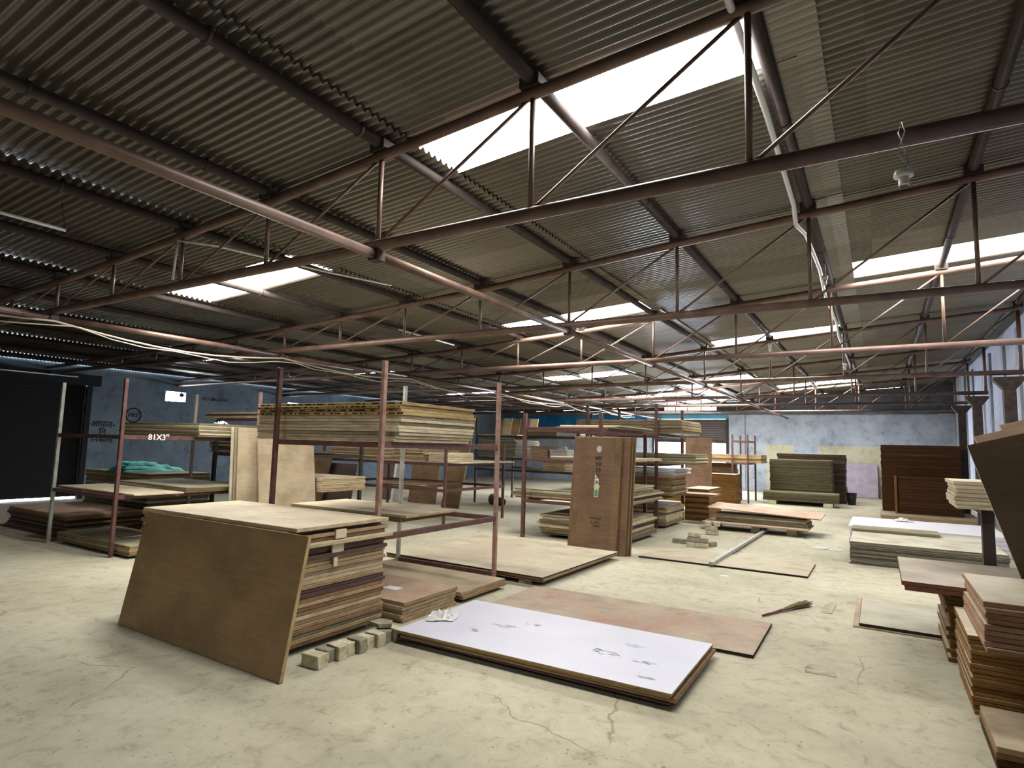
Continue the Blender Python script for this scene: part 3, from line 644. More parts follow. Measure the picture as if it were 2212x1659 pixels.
for (x, y) in ((-3.58, 6.12 + .16), (-5.3, 6.3), (-3.55, 8.2), (-5.3, 8.2), (-3.55, 7.3)):
    paver(x, y, 0, .16, .09, .047, .2, 'brick2', f'small paver under the wide floor sheets, {"left" if x < -5 else "right"} {"front" if y < 7 else ("middle" if y < 8 else "rear")} corner', 'pavers under the wide sheets')
bpy.data.objects
# ------------------------------------------------------------------ white sheet and its stack
stack('beneath the white laminate sheet in the centre foreground', -3.36, -1.14, 3.83, 4.95, .03, [.013, .018, .013, .016], ['dark', 'tan', 'brown', 'tan'], 'thin dark edged sheet', jit=.02, jr=.008, rz=.012)
stack('lying topmost on the floor pile in the centre foreground', -3.37, -1.14, 3.80, 4.95, .0905, [.018], ['white'], 'scuffed white laminate', 'laminate_sheet', jit=0, jr=0, rz=.015)
for (x, y) in ((-3.1, 4.0), (-1.45, 4.1), (-3.1, 4.8), (-1.45, 4.75)):
    tag(boxobj('wooden_batten', (x - .05, x + .05, y - .03, y + .03, 0, .029), M['brown'][1]), f'short batten under the white sheet pile, {"left" if x < -2 else "right"} {"near" if y < 4.5 else "far"} corner', 'batten')
# scuffs on the white sheet
def scuffs():
    m = simple('grey_scuff', (.50, .50, .58), .7, var=.2, scale=40); white = [o for o in bpy.data.objects if o.name.startswith('laminate_sheet')][0]
    for (x, y, n, s) in ((-2.72, 4.38, 7, .10), (-2.5, 4.58, 4, .08), (-1.75, 4.28, 9, .11), (-1.45, 4.25, 5, .07), (-1.62, 4.55, 4, .07), (-1.35, 3.98, 5, .05), (-2.85, 4.15, 4, .07)):
        bm = bmesh.new()
        for q in range(n * 2):
            a = x + random.uniform(-s, s); b = y + random.uniform(-s * .5, s * .5); L_ = random.uniform(.015, .05); h = random.uniform(.002, .006); th = random.uniform(-.7, .4)
            vs = [bm.verts.new((a + L_ * cx * math.cos(th) - h * cy * math.sin(th), b + L_ * cx * math.sin(th) + h * cy * math.cos(th), 0)) for cx, cy in ((-1, -.3), (-.3, -1), (1, .2), (.3, 1))]
            bm.faces.new(vs)
        o = link('scuff_mark', mesh(bm), m, white); o.location = (0, 0, 0)
        o.matrix_parent_inverse = Matrix.Identity(4); o.location = (0, 0, 0)
        for v in o.data.vertices: v.co = white.matrix_basis.inverted() @ Vector((v.co.x, v.co.y, .1088 + .0003))
scuffs()
# crumpled plastic on the corner of the white sheet
def crumple(name, loc, sx, sy, h, key, label, cat, seed, rz=0, res=14):
    bm = bmesh.new(); g = [[None] * (res + 1) for _ in range(res + 1)]
    for i in range(res + 1):
        for j in range(res + 1):
            u, v = i / res * 2 - 1, j / res * 2 - 1; r = math.hypot(u, v) / 1.0
            e = max(0, 1 - r ** 3 * .7); w = 1 + .25 * noise.noise((u * 1.5 + seed, v * 1.5, 3))
            z = abs(noise.noise((u * 2.4 + seed, v * 2.4, 0))) * 1.6 + .5 * abs(noise.noise((u * 6 + seed, v * 6, 1)))
            g[i][j] = bm.verts.new((u * sx / 2 * w, v * sy / 2 * w, .002 + h * z * e))
    for i in range(res):
        for j in range(res): bm.faces.new((g[i][j], g[i + 1][j], g[i + 1][j + 1], g[i][j + 1]))
    g2 = bmesh.ops.extrude_face_region(bm, geom=bm.faces[:]); bmesh.ops.translate(bm, verts=[q for q in g2['geom'] if isinstance(q, bmesh.types.BMVert)], vec=(0, 0, .002))
    o = link(name, mesh(bm), M[key]); o.location = loc; o.rotation_euler = (0, 0, rz); return tag(o, label, cat)
crumple('plastic_wrap', (-3.27, 4.30, .110), .24, .30, .05, 'white_plastic', 'crumpled white plastic wrap on the left corner of the white sheet', 'wrap', 4.2, .5)
crumple('plastic_wrap', (.02, 11.6, .001), .42, .16, .04, 'white_plastic', 'crumpled white plastic scrap on the open floor before the foam pile', 'wrap', 8.2, -.2)
bpy.data.objects['plastic_wrap.001'].location = (-.78, 11.6, .001)
# dusty red sheet behind the white one
stack('flat on the floor behind the white laminate sheet', -3.36, -.89, 5.12, 6.16, .001, [.028], ['rust'], 'dusty red stained sheet', jit=0, jr=0, rz=.012)

# ------------------------------------------------------------------ floor sheets with steel bar and pavers
stack('flat on the floor beneath the long steel bar', -3.09, -.83, 8.75, 9.80, .001, [.026], ['dusty'], 'pale dusty sheet with black edges', jit=0, jr=0, rz=-.003)
b = tag(boxobj('steel_bar', (-.03, .03, 0, 4.35, 0, .045), M['galv'], None, .002), 'long grey square steel bar lying across the dusty floor sheet', 'bar'); b.location = (-2.03, 8.68, .0275); b.rotation_euler = (0, 0, -.012)
P1 = [(-2.95, 10.55, 0, .3, 0, 'left end, lying low'), (-2.62, 10.30, 0, .34, .05, 'bottom front'), (-2.62, 10.32, .078, .34, .05, 'second layer front'), (-2.58, 10.52, 0, .2, .1, 'bottom rear'), (-2.45, 10.55, 0, .16, 1.2, 'right rear'),
      (-2.69, 10.36, .158, .2, .1, 'on top'), ]
for i, (x, y, z, l, r, w) in enumerate(P1):
    paver(x, y, z + .001 * (z == 0), l, .10, .075, r, 'brick' if i % 2 else 'brick2', f'cement block in the small heap on the floor, {w}', 'cement blocks in the small heap')
for i, (x, y, z, l, r, w) in enumerate([(-2.78, 12.02, 0, .24, .2, 'bottom'), (-2.80, 12.02, .08, .22, -.3, 'middle'), (-2.86, 12.02, .16, .1, .1, 'upper left'), (-2.70, 12.05, .16, .1, .0, 'upper right')]):
    paver(x, y, z, l, .11, .078, r, 'brick', f'cement block in the little tower before the raised sheets, {w}', 'cement blocks in the little tower')
# raised sheets on blocks (far centre)
for (x, y) in ((-2.15, 12.98), (-1.50, 12.98), (-2.95, 13.2), (-2.15, 13.8), (-1.5, 13.8)):
    paver(x, y, 0, .17, .14, .128, .03, 'brick', f'wide cement block carrying the raised sheets, {"front" if y < 13.1 else "rear"} {"left" if x < -2.5 else ("middle" if x < -2 else "right")}', 'blocks under the raised sheets')
stack('of pinkish plywood on blocks in the far centre', -3.15, -1.18, 12.72, 13.72, .131, [.03], ['pink'], 'single wide sheet', jit=0, jr=0, rz=-.02)
stack('on the raised pinkish sheet, far centre', -2.95, -1.22, 13.05, 13.75, .163, [.038] * 4, ['grey', 'grey', 'cream', 'grey'], 'thick grey board', 'board', jit=.02, cat='board', rz=-.02)
slab('plywood_sheet', (-3.10, 12.98, .43), (2.12, -.05, -.075), (.02, .85, .05), .02, 'pink', 'pinkish sheet resting tilted on top of the raised boards, far centre')

# brown shuttering ply piles
def pile(where, x0, x1, y0, y1, z0, z1, n, keys, desc, **k):
    return stack(where, x0, x1, y0, y1, z0, [(z1 - z0) / n] * n, keys, desc, **k)
pile('of orange brown plywood, short and narrow', -3.87, -3.32, 14.08, 15.35, .002, .72, 12, ['shut'], 'small orange brown sheet', jit=.012)
pile('of orange brown plywood, long and far', -6.2, -3.72, 19.05, 19.9, .002, .90, 14, ['shut'], 'long orange brown sheet', jit=.015)
pile('tall pile at the far right', .03, 1.76, 19.0, 19.7, .14, 1.88, 20, ['shutd'], 'dark brown sheet', jit=.01)
pile('lower pile before the far right pile', .38, 1.72, 18.45, 18.93, .14, 1.06, 12, ['shutd'], 'dark brown sheet', jit=.01)
boxobj('plywood_sheet', (.31, .355, 18.42, 18.9, .14, 1.09), M['shut'][1]); tag(bpy.data.objects[-1] if 0 else [o for o in bpy.data.objects if 'label' not in o and o.name.startswith('plywood_sheet')][0], 'upright orange edged sheet at the left side of the lower dark pile', 'sheet')
stack('on the floor before the far right dark pile', -.02, 2.0, 17.5, 19.75, .002, [.045, .045, .045], ['grey', 'pink', 'tan'], 'wide dusty sheet', jit=.03, fan=(0, .06))
# grey piles
pile('of grey boards standing in the far centre right', -3.05, -1.28, 21.1, 22.2, .002, 1.38, 16, ['greyd'], 'large grey dusty sheet', jit=.01)
pile('of dark grey boards behind the big grey pile', -3.0, -.97, 22.35, 23.5, .002, 1.57, 16, ['dark', 'greyd'], 'dark grey sheet', jit=.02)
pile('on white blocks before the big grey pile', -3.15, -1.06, 20.35, 20.95, .12, .40, 6, ['greyd', 'greyd', 'greyd', 'greyd', 'greyd', 'grey'], 'long grey board', name='board', cat='board', jit=.015)
for x in (-2.9, -1.35): paver(x, 20.6, 0, .25, .5, .115, 0, 'brick', f'pale block under the long grey boards, {"left" if x < -2 else "right"}', 'blocks under the long grey boards')
slab('laminate_sheet', (-1.18, 26.15, .005), (1.10, 0, 0), (0, .35, 1.25), -.02, 'lilac', 'lilac laminated sheet leaning on the far wall')
slab('plywood_sheet', (-.02, 25.85, .005), (.0, .5, 0), (.12, .12, 1.0), -.02, 'brown', 'thin brown sheet leaning beside the lilac one')
t = thing('bucket', 'black bucket standing before the lilac sheet near the far wall', 'bucket', (-.80, 22.2, 0))
bm = bmesh.new()
R_ = [(0, .11), (.35, .15), (.37, .155), (.35, .14), (.02, .10)]
prev = None
for z, r in R_:
    ring = [bm.verts.new((r * math.cos(i * PI / 10), r * math.sin(i * PI / 10), z + .001)) for i in range(20)]
    if prev:
        for i in range(20): bm.faces.new((prev[i], prev[(i + 1) % 20], ring[(i + 1) % 20], ring[i]))
    else: bm.faces.new(ring[::-1])
    prev = ring
bm.faces.new(prev); link('body', mesh(bm), M['rubber'], t)
bm = bmesh.new(); polytube(bm, [(-.155, 0, .36), (-.13, -.05, .30), (0, -.17, .24), (.13, -.05, .30), (.155, 0, .36)], .005, 6); link('handle', mesh(bm), M['galv'], t)
# horizontal rail and boards near the small rack
pile('on the small dark red rack near the far shutter', -5.0, -3.15, 20.08, 21.2, 1.242, 1.50, 4, ['tan'], 'dusty sheet', jit=.02)
pile('standing tall behind the small rack', -5.6, -4.1, 20.5, 21.4, .002, 1.2, 12, ['brown'], 'brown dusty sheet', jit=.02)
slab('plywood_sheet', (-4.96, 18.0, .01), (.78, 0, 0), (-.02, .25, 1.96), -.03, 'flush', 'brown board standing upright before the open far shutter')

# ------------------------------------------------------------------ upright flush doors by the dark rack
def flush(x, y, dx, dy, h, t, lab, lean=.10):
    o = slab('flush_door', (x, y, .002), (dx, dy, 0), (.0, lean, h), t, 'flush', lab, 'door', 'flush doors leaning on the dark red rack'); return o
# spaced one behind the other
D = flush(-4.16, 8.62, .77, -.02, 1.76, .032, 'front brown flush door with round sticker and green label, leaning on the rack', .22)
D['group'] = 'flush doors leaning on the dark red rack'
for i in range(3):
    flush(-4.22 + .01 * i, 8.665 + .045 * (i + 0), .95 + .02 * i, -.02, 1.76 + .004 * i, .032, f'brown flush door behind the stickered one, {["directly behind", "third in the row", "rearmost of the row"][i]}', .22)
M['stencil'] = simple('dark_stencil_ink', (.045, .03, .025), .8)
def onface(o, name, bmf, mat):
    c = link(name, mesh(bmf), mat, None); c.parent = o; return c
bm = bmesh.new(); vs = [bm.verts.new((.40 + .045 * math.cos(i * PI / 12), 1.585 + .05 * math.sin(i * PI / 12), .0012)) for i in range(24)]; bm.faces.new(vs); onface(D, 'round_sticker', bm, M['paper'])
bm = bmesh.new(); polytube(bm, [(.40 + .03 * math.cos(i * PI / 8), 1.585 + .033 * math.sin(i * PI / 8), .002) for i in range(17)], .003, 4); onface(D, 'sticker_ring', bm, M['brick2'])
def onslab_text(o, s, size, x, y, mat, rot=0):
    me = text_mesh(s, size); me.materials.clear(); me.materials.append(mat); c = bpy.data.objects.new('stencil_lettering', me); C.objects.link(c); c.parent = o; c.location = (x, y, .0012); c.rotation_euler = (0, 0, rot); return c
for j, (s, sz) in enumerate((('MR', .085), ('X8', .085), ('19', .095), ('X', .09), ('30', .085))):
    onslab_text(D, s, sz, .40, 1.44 - .095 * j, M['stencil'])
onslab_text(D, 'BWP GRADE', .035, .40, .52, M['stencil']); onslab_text(D, 'IS : 2202', .04, .40, .46, M['stencil']); onslab_text(D, 'TERMITE', .035, .42, .405, M['stencil'])
bm = bmesh.new()
vs = [bm.verts.new(p) for p in ((.355, .84, .0012), (.43, .84, .0012), (.43, 1.10, .0012), (.415, 1.13, .0012), (.355, 1.20, .0012))]; bm.faces.new(vs); onface(D, 'paper_label', bm, M['paper'])
bm = bmesh.new(); vs = [bm.verts.new(p) for p in ((.365, .85, .002), (.42, .85, .002), (.42, .95, .002), (.365, .95, .002))]; bm.faces.new(vs); onface(D, 'green_print', bm, M['green'])
bm = bmesh.new(); polytube(bm, [(.395 + .045 * math.cos(i * PI / 8), 1.0 + .035 * math.sin(i * PI / 8), .003) for i in range(17)], .008, 4); onface(D, 'yellow_ring', bm, M['yellow'])
for xa in (.0, .66):
    bm = bmesh.new(); vs = [bm.verts.new(p) for p in ((xa + .005, .01, .0007), (xa + .105, .01, .0007), (xa + .105, 1.77, .0007), (xa + .005, 1.77, .0007))]; bm.faces.new(vs); onface(D, 'side_lipping', bm, M['brown'][0])

# ------------------------------------------------------------------ dark red rack contents
pile('low at the foot of the dark red rack', -5.20, -3.62, 9.55, 11.1, .06, .40, 8, ['grey', 'grey', 'brown', 'cream', 'pale', 'grey', 'cream', 'pale'], 'rough dusty board', name='board', cat='board', jit=.07, jr=.03)
for x in (-5.0, -3.9): paver(x, 10.3, 0, .12, 1.1, .055, 0, 'brick2', f'block under the dark rack stack, {"left" if x < -4.5 else "right"}', 'blocks under the dark rack stack')
pile('on the lowest shelf of the dark red rack', -5.75, -3.55, 9.52, 11.33, .661, .83, 6, ['grey', 'pink', 'grey', 'grey', 'cream', 'grey'], 'dusty sheet', jit=.06, jr=.02)
pile('short, on top of the dusty sheets of the dark rack', -4.7, -3.62, 9.9, 11.1, .832, .93, 3, ['grey', 'cream', 'cream'], 'short board', name='board', cat='board', jit=.03)
pile('on the middle shelf of the dark red rack', -5.0, -3.45, 9.5, 11.0, 1.381, 1.43, 2, ['pale', 'cream'], 'thin pale sheet', jit=.06)
pile('on the top shelf of the dark red rack', -4.9, -3.75, 9.6, 11.3, 1.931, 1.985, 2, ['grey', 'cream'], 'thin sheet', jit=.05)
pile('on the top shelf of the farther dark rack', -5.75, -3.42, 12.2, 13.75, 1.921, 2.21, 8, ['grey', 'grey', 'tan', 'grey', 'pale', 'grey', 'grey', 'tan'], 'greyish board', name='board', cat='board', jit=.025)
pile('on the middle shelf of the farther dark rack', -5.6, -3.15, 12.25, 13.3, 1.301, 1.52, 6, ['grey', 'cream', 'grey', 'cream', 'grey', 'grey'], 'long grey board', name='board', cat='board', jit=.03)
pile('under the white sheets of the farther dark rack', -5.3, -3.63, 12.3, 13.4, .621, 1.08, 12, ['brown', 'tan', 'pale'], 'tan board', name='board', cat='board', jit=.03)
pile('over the tan boards of the farther dark rack', -5.3, -3.60, 12.35, 13.6, 1.081, 1.20, 3, ['laminate'], 'white laminated sheet', name='laminate_sheet', jit=.02)
stack('resting across the tan boards at the right of the farther rack', -4.4, -3.05, 13.45, 13.95, .625, [.03], ['pink'], 'short pale shelf board', jit=0)
pile('on the floor under the farther dark rack', -5.2, -3.72, 12.18, 13.4, .05, .45, 9, ['pale', 'tan', 'pale', 'cream', 'cream', 'tan', 'cream', 'pale', 'tan'], 'thick cream board', name='board', cat='board', jit=.03)
for x in (-5.0, -4.0): paver(x, 12.8, 0, .12, 1.0, .047, 0, 'brick2', f'block under the farther rack stack, {"left" if x < -4.5 else "right"}', 'blocks under the farther rack stack')

# ------------------------------------------------------------------ left red rack contents
pile('on the upper shelf of the left red rack', -10.75, -8.48, 5.12, 6.15, 1.601, 1.80, 7, ['grey', 'cream'], 'thick cream ended board', name='board', cat='board', jit=.012)
crumple('plastic_wrap', (-8.62, 5.55, 1.802), .2, .16, .05, 'white_plastic', 'white plastic scrap on the upper stack of the left rack', 'wrap', 1.1)
stack('on the lower shelf of the left red rack', -10.6, -8.40, 4.26, 4.93, .801, [.022], ['cream'], 'bright pale sheet', jit=0, jr=0)
z_, _ = stack('tilted across the lower shelf of the left red rack', -10.5, -8.5, 5.0, 6.05, .801, [.025, .03, .022], ['tan', 'cream', 'grey'], 'greyish sheet', rz=-.0, jit=.02, jr=.01, fan=(.03, -.0))
pile('on the floor inside the left red rack', -10.35, -8.32, 4.22, 5.05, .035, .165, 5, ['grey', 'tan', 'pale', 'tan', 'grey'], 'thick board', name='board', cat='board', jit=.01)
for x in (-10.1, -8.7): tag(boxobj('wooden_batten', (x, x + .06, 4.3, 5.0, 0, .034), M['brown'][1]), f'batten under the floor stack in the left red rack, {"left" if x < -9.5 else "right"}', 'batten')
bm = bmesh.new(); polytube(bm, [(-9.25, 4.52, .17), (-9.05, 4.50, .172), (-8.95, 4.56, .19), (-8.86, 4.66, .21)], .007, 6); polytube(bm, [(-9.25, 4.58, .17), (-9.05, 4.60, .172), (-8.92, 4.60, .18)], .005, 6)
tag(link('white_strap', mesh(bm), M['white_plastic']), 'white plastic strap lying on the floor stack of the left rack', 'strap')
crumple('plastic_wrap', (-8.80, 4.72, .167), .26, .16, .035, 'white_plastic', 'white plastic bag on the floor stack of the left rack', 'wrap', 2.6)
pile('low on the floor left of the left red rack', -12.7, -10.62, 4.42, 5.60, .002, .35, 9, ['dark', 'brown', 'dark', 'brown', 'dark', 'brown', 'dark', 'brown', 'pink'], 'pinkish topped sheet', jit=.05, jr=.01, dims={8: (.0, .03)} if 0 else None)
stack('dark and flat, projecting left of the low stack', -13.0, -12.78, 4.4, 5.3, .002, [.02], ['dark'], 'narrow dark sheet', jit=0)
pile('carrying the teal tarpaulin by the left wall', -13.1, -10.85, 5.72, 6.85, .002, .93, 22, ['tan', 'grey', 'pink', 'grey', 'laminate', 'grey'], 'grey pink sheet', jit=.015)
tb = bmesh.new()
def foldlayer(bm, sx, sy, h, z0, cx, cy, seed, res=30):
    g = []
    for i in range(res + 1):
        row = []
        for j in range(res + 1):
            u, v = i / res * 2 - 1, j / res * 2 - 1
            ed = min(1, (1 - abs(u)) * 5) ** .5 * min(1, (1 - abs(v)) * 6) ** .5
            fold = .5 + .5 * math.sin(7 * u + 3.2 * noise.noise((u * 1.2, v * 1.4, seed)) + seed)
            z = z0 + ed * h * (.62 + .28 * fold + .35 * noise.noise((u * 2, v * 2.5, seed + 3)))
            row.append(bm.verts.new((cx + u * sx / 2 * (1 + .12 * noise.noise((v * 2, seed, 0))), cy + v * sy / 2 * (1 + .1 * noise.noise((u * 2, seed, 5))), z)))
        g.append(row)
    for i in range(res):
        for j in range(res): f = bm.faces.new((g[i][j], g[i + 1][j], g[i + 1][j + 1], g[i][j + 1])); f.smooth = True
foldlayer(tb, .62, 1.12, .08, 0, 0, .05, 1.3); foldlayer(tb, .52, .90, .08, .055, .02, -.06, 4.1); foldlayer(tb, .40, .55, .07, .115, .03, -.14, 7.7)
o = link('tarpaulin', mesh(tb), M['teal']); o.location = (-11.95, 6.20, .931); tag(o, 'folded teal tarpaulin on the tall stack by the left wall', 'tarpaulin')
pile('on the rear rail behind the left red rack', -10.7, -8.9, 6.70, 7.6, 1.331, 1.52, 5, ['grey', 'dark', 'tan'], 'dark ended board', name='board', cat='board', jit=.03)
tag(boxobj('cross_rail', (-10.4, -8.72, 7.58, 7.63, 1.90, 1.95), M['red_steel']), 'red cross rail carrying two pale planks behind the left rack', 'rail')
tag(boxobj('cross_rail', (-10.4, -8.72, 6.60, 6.64, 1.90, 1.95), M['red_steel']), 'red cross rail at the front under the two pale planks', 'rail')
stack('resting on the red cross rails behind the left rack', -10.8, -8.5, 6.6, 7.6, 1.951, [.045, .03, .04], ['pale', 'dark', 'pale'], 'pale plank', 'plank', jit=.03, cat='plank')
# tall sheets leaning between the racks
for i, (x, y, w, h, ln, key, lab) in enumerate(((-8.34, 5.62, .95, 1.76, .10, 'cream', 'rearmost of the leaning group'), (-8.29, 5.64, .95, 1.76, .10, 'grey', 'second of the leaning group'), (-8.24, 5.66, 1.0, 1.76, .10, 'tan', 'third of the leaning group'), (-8.05, 5.95, 1.08, 1.58, .20, 'tan', 'foremost of the leaning group'))):
    slab('plywood_sheet', (x, y, .003), (0, w, 0), (-ln, .0, h), .026, key, f'tall tan sheet leaning beside the left rack, {lab}', 'sheet', 'tall sheets leaning beside the left rack')
pile('tied with string, jutting out behind the leaning sheets', -10.2, -8.06, 7.10, 8.10, .721, .96, 8, ['pale'], 'yellowish board', name='board', cat='board', jit=.006)
knot((-8.06, 7.62, .85), .07, 'yellow string knot on the tied yellowish boards', 'brick')
slab('plywood_sheet', (-11.2, 9.0, .01), (.9, 0, 0), (.18, .2, 1.35), -.02, 'brown', 'brown sheet leaning askew far behind the left rack')
slab('plywood_sheet', (-10.35, 9.05, .01), (.9, 0, 0), (.0, .2, 1.1), -.02, 'dark', 'dark sheet leaning low far behind the left rack')

# ------------------------------------------------------------------ deep left rack contents
pile('at the left of the deep left rack', -10.4, -8.95, 9.35, 10.6, 1.246, 1.48, 6, ['tan', 'pale'], 'tan board', name='board', cat='board', jit=.02)
pile('at the right of the deep left rack', -8.55, -7.75, 9.35, 10.6, 1.246, 1.46, 6, ['pale', 'tan'], 'pale board', name='board', cat='board', jit=.02)
pile('alone at the right end of the deep left rack', -7.62, -7.2, 9.35, 10.3, 1.246, 1.42, 4, ['cream'], 'short cream board', name='board', cat='board', jit=.01)
stack('forming the upper shelf of the deep left rack', -10.7, -6.85, 9.34, 11.36, 1.221, [.024], ['cream'], 'long thin pale board', jit=0, jr=0)
pile('on the lower shelf of the deep left rack', -8.95, -7.62, 9.34, 10.5, .721, .80, 3, ['brown', 'pink', 'pink'], 'pinkish board', name='board', cat='board', jit=.02)
slab('plywood_sheet', (-9.50, 12.25, .003), (.56, -.02, 0), (.30, .20, 2.33), -.03, 'leanb', 'tall narrow tan board leaning askew deep in the middle')
slab('plywood_sheet', (-10.9, 12.6, .003), (.95, -.02, 0), (.0, .28, 2.2), -.03, 'brown', 'tall dark brown sheet standing left of the askew board')
slab('plywood_sheet', (-11.25, 12.55, .003), (.10, -.02, 0), (.06, .25, 2.2), -.25, 'laminate', 'white edged boards standing upright deep on the left')
slab('plywood_sheet', (-12.2, 12.7, .003), (.85, -.02, 0), (.0, .28, 2.0), -.03, 'dark', 'black brown sheet standing far left of the askew board')
pile('grey, in the left bay of the deep middle rack', -9.6, -8.45, 14.05, 15.4, 1.262, 1.75, 9, ['grey', 'oldg'], 'grey board', name='board', cat='board', jit=.02)
stack('over the left bay of the deep middle rack', -9.9, -8.4, 14.06, 15.9, 1.861, [.03], ['cream'], 'thin white edged board', jit=0)
for i in range(5):
    slab('plywood_sheet', (-9.75 + i * .29, 15.0, 1.895), (.26, 0, 0), (0, .12, .47 + .02 * (i % 2)), -.03, ['brown', 'tan', 'brown', 'dark', 'tan'][i], f'short brown offcut standing on top of the deep middle rack, {["first", "second", "third", "fourth", "fifth"][i]} from the left', 'offcut', 'offcuts on top of the deep middle rack')
pile('orange, in the middle bay of the deep middle rack', -7.97, -7.45, 14.05, 15.2, 1.262, 1.60, 8, ['pink'], 'orange tan board', name='board', cat='board', jit=.02)
pile('white, in the right bay of the deep middle rack', -7.40, -6.90, 14.05, 15.2, 1.262, 1.52, 6, ['laminate'], 'white laminated board', name='board', cat='board', jit=.02)
pile('on the upper right of the deep middle rack', -8.2, -7.2, 14.05, 15.2, 1.862, 2.0, 4, ['oldg', 'tan'], 'grey tan board', name='board', cat='board', jit=.03)
pile('white, on the upper right of the deep middle rack', -7.15, -6.65, 14.05, 15.2, 1.862, 1.99, 3, ['laminate'], 'white board', name='board', cat='board', jit=.03)
pile('on the lowest rail of the deep middle rack', -7.6, -6.95, 14.05, 15.2, .951, 1.21, 6, ['pink', 'pale'], 'pinkish tan board', name='board', cat='board', jit=.03)
stack('at the low left of the deep middle rack', -8.1, -7.65, 14.05, 15.2, .951, [.05], ['oldg'], 'pale grey plank', 'plank', jit=0, cat='plank')
# dark rounded roll on the floor
bm = bmesh.new(); polytube(bm, [(-9.3, 14.3, .13), (-9.0, 13.85, .12), (-8.75, 13.65, .11), (-8.5, 13.6, .10)], [.11, .13, .12, .09], 14)
tag(link('rubber_roll', mesh(bm), M['rubber']), 'dark grey rounded rubber roll on the floor behind the middle rack', 'roll')

# ------------------------------------------------------------------ right hand side
pile('long grey weathered, on the floor at the right', -.42, 1.42, 10.35, 12.3, .002, .325, 14, ['oldg'], 'weathered grey edged sheet', jit=.012, jr=.004)
pile('short and dark, on the weathered floor pile', -.44, .78, 11.75, 12.32, .327, .372, 2, ['grey'], 'dark offcut board', name='board', cat='board', jit=.0)
pile('of white foam behind the weathered floor pile', -.50, 1.75, 12.45, 14.3, .002, .34, 5, ['foamp'], 'quilted white foam sheet', name='foam_sheet', cat='foam sheet', jit=.01)
crumple('plastic_wrap', (.35, 14.0, .345), .3, .2, .06, 'white_plastic', 'torn white film on the back edge of the foam sheets', 'wrap', 6.1)
# cream boards on the right rack
pile('jutting out of the right rack', .575, 2.05, 6.80, 7.60, 1.137, 1.385, 7, ['cream'], 'thick cream board', name='board', cat='board', jit=.012, jr=.006)
# flat sheets on the lower right shelf
stack('on the rear brown boards at the right', .135, 1.9, 5.62, 6.92, .576, [.035, .035], ['redge'], 'reddish edged sheet', jit=.0, fan=(-.02, .0), jr=.0)
# low boards against the right foreground
pile('rear, upright sided, under the reddish edged sheets', .42, 1.9, 6.0, 6.85, .002, .574, 17, ['shut'], 'brown edged board', name='board', cat='board', jit=.015)
pile('golden brown, low in the right foreground', .435, 1.95, 4.72, 5.55, .06, .52, 17, ['shut'], 'golden brown board', name='board', cat='board', jit=.008, dims={0: (-.05, -.06), 1: (-.03, -.03)})
for x in (.6, 1.6): paver(x, 5.1, 0, .18, .6, .057, 0, 'brick2', f'block under the golden brown boards, {"left" if x < 1 else "right"}', 'blocks under the golden brown boards')
pile('pale topped, highest in the right foreground', .415, 1.75, 3.82, 4.66, .655, .90, 9, ['block'], 'short thick board', name='board', cat='board', jit=.012, jr=.006)
# what carries them: a low trestle of dark boards
t = thing('trestle', 'dark trestle carrying the highest right foreground boards', 'trestle', (1.2, 4.25, 0))
boxobj('top_beam', (-.55, .60, -.30, -.22, .575, .652), M['steel_dark'], t); boxobj('top_beam', (-.55, .60, .22, .30, .575, .652), M['steel_dark'], t)
for x in (-.1, .5):
    for y in (-.30, .22): boxobj('leg', (x, x + .06, y, y + .07, 0, .574), M['steel_dark'], t)
pile('dusty, at the lower right corner of the foreground', .47, .98, 4.10, 4.70, .0, .13, 4, ['shutd', 'shutd', 'brown', 'tan'], 'flat dusty board', name='board', cat='board', jit=.01)
# dark board leaning aslant, with lighter ones behind it
th = math.radians(16)
def slant(x, y, z, w, h, t, key, lab, name='plywood_sheet'):
    # lower left corner given; board tipped clockwise by th in its own plane
    U = Vector((math.cos(th), 0, math.sin(th))) * w; V = Vector((-math.sin(th), .03, math.cos(th))) * h
    return slab(name, (x, y, z), U, V, -t, key, lab, 'sheet')
slant(.80, 4.74, .54, 1.15, 1.18, .03, 'deepb', 'large dark brown sheet leaning aslant at the right edge')
slant(.86, 4.80, .54, 1.15, 1.24, .05, 'pink', 'pinkish sheet leaning just behind the dark slanted one')
slant(1.02, 4.88, .56, .9, 1.30, .04, 'pink', 'rearmost pinkish sheet of the slanted group at the right edge')
# thin sheets on the floor, right
stack('on the floor left of the brown boards', -.26, .41, 6.62, 7.80, .002, [.012, .028], ['pink', 'slate'], 'thin dusty sheet', jit=0, jr=0, fan=(.05, .02))
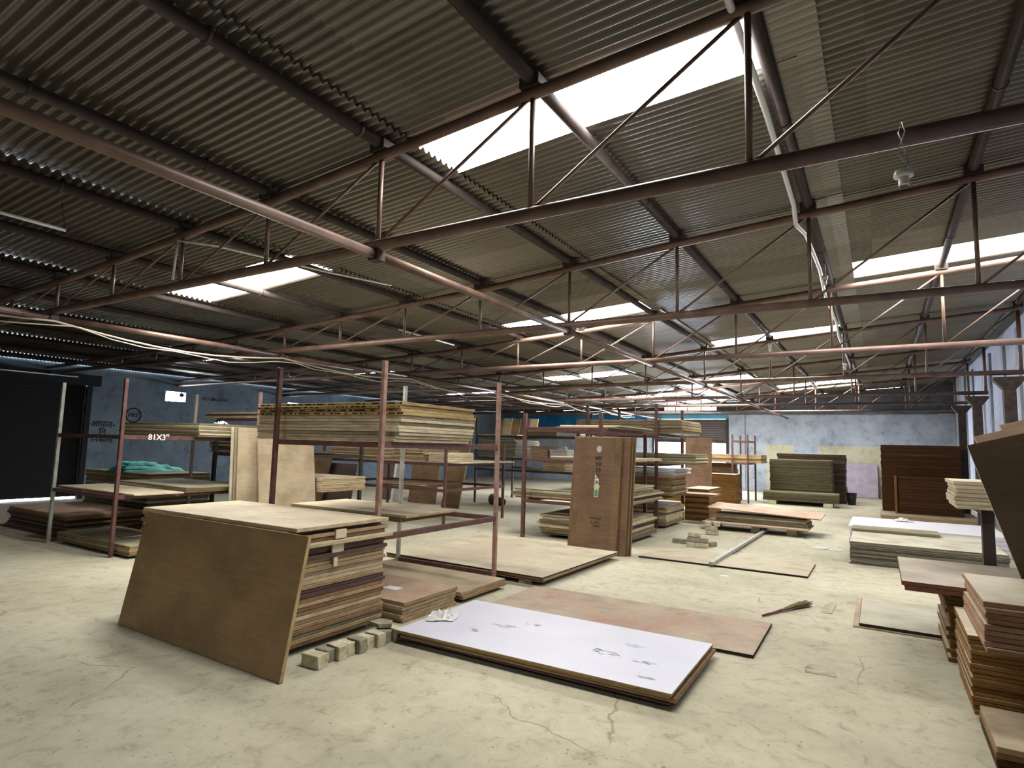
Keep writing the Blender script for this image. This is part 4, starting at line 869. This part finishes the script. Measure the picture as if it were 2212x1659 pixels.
# broom
t = thing('hand_broom', 'grass hand broom with a maroon handle lying on the floor', 'broom', (-1.02, 6.45, 0), math.atan2(.78, .33))
bm = bmesh.new(); polytube(bm, [(0, 0, .014), (.18, 0, .016), (.34, 0, .02)], [.010, .012, .016], 8); link('handle', mesh(bm), M['maroon'], t)
bm = bmesh.new()
for i in range(46):
    a = random.uniform(-1, 1); b = random.uniform(0, 1); polytube(bm, [(.30, a * .012, .018), (.55, a * .03, .02 + b * .025), (.82 + random.uniform(-.06, .04), a * .055, .008 + b * .045)], .004, 4)
link('bristles', mesh(bm), M['broom'], t)
paver(-.50, 7.2, -.0, .10, .40, .006, -.05, 'sunk', 'flat paver sunk in the floor near the broom'); paver(-.42, 5.12, 0, .20, .09, .006, .1, 'sunk', 'flat paver sunk in the floor, right foreground')
for (x, y, s, lab) in ((-1.75, 8.2, .05, 'near the steel bar'), (-3.6, 7.25 - 1.1 * 0, .12, 'on the wide floor sheets'), (-.1, 3.1, .03, 'in the right foreground')):
    o = boxobj('paper_scrap', (-s, s, -s * .5, s * .5, 0, .002), M['paper']); o.location = (x, y, .1006 if x == -3.6 else .001); o.rotation_euler = (0, 0, .4); tag(o, f'small white paper scrap {lab}', 'scrap')

# ------------------------------------------------------------------ light, camera
w = bpy.data.worlds.new('World'); SC.world = w; w.use_nodes = True
w.node_tree.nodes['Background'].inputs[0].default_value = (.80, .90, 1.0, 1); w.node_tree.nodes['Background'].inputs[1].default_value = 20.0
# daylight coming in under the raised far shutter
def area(name, loc, rot, sx, sy, power, col):
    l = bpy.data.lights.new(name, 'AREA'); l.shape = 'RECTANGLE'; l.size = sx; l.size_y = sy; l.energy = power; l.color = col
    o = bpy.data.objects.new(name, l); C.objects.link(o); o.location = loc; o.rotation_euler = rot; return o
area('daylight_at_far_door', (-7.1, YF + .6, 1.0), (-PI / 2 - .12, 0, 0), 3.1, 1.7, 1300, (.66, .80, 1))

cam = bpy.data.cameras.new('Camera'); co = bpy.data.objects.new('Camera', cam); C.objects.link(co); SC.camera = co
cam.sensor_fit = 'HORIZONTAL'; cam.sensor_width = 36; cam.lens = 1294.8 / 2212 * 36; cam.clip_end = 200
a, b_, c_ = math.radians(31.50118979), math.radians(5.83149263), math.radians(1.52627847)
R = Matrix.Rotation(a, 4, 'Z') @ Matrix.Rotation(PI / 2 + b_, 4, 'X') @ Matrix.Rotation(c_, 4, 'Z')
co.matrix_world = Matrix.Translation((0, 0, 1.6)) @ R
vs = SC.view_settings; vs.view_transform = 'Standard'; vs.look = 'None'; vs.gamma = 1; vs.use_curve_mapping = False; vs.exposure = -0.08
SC.cycles.diffuse_bounces = 1; SC.cycles.max_bounces = 5; SC.cycles.glossy_bounces = 3; SC.cycles.adaptive_threshold = .02
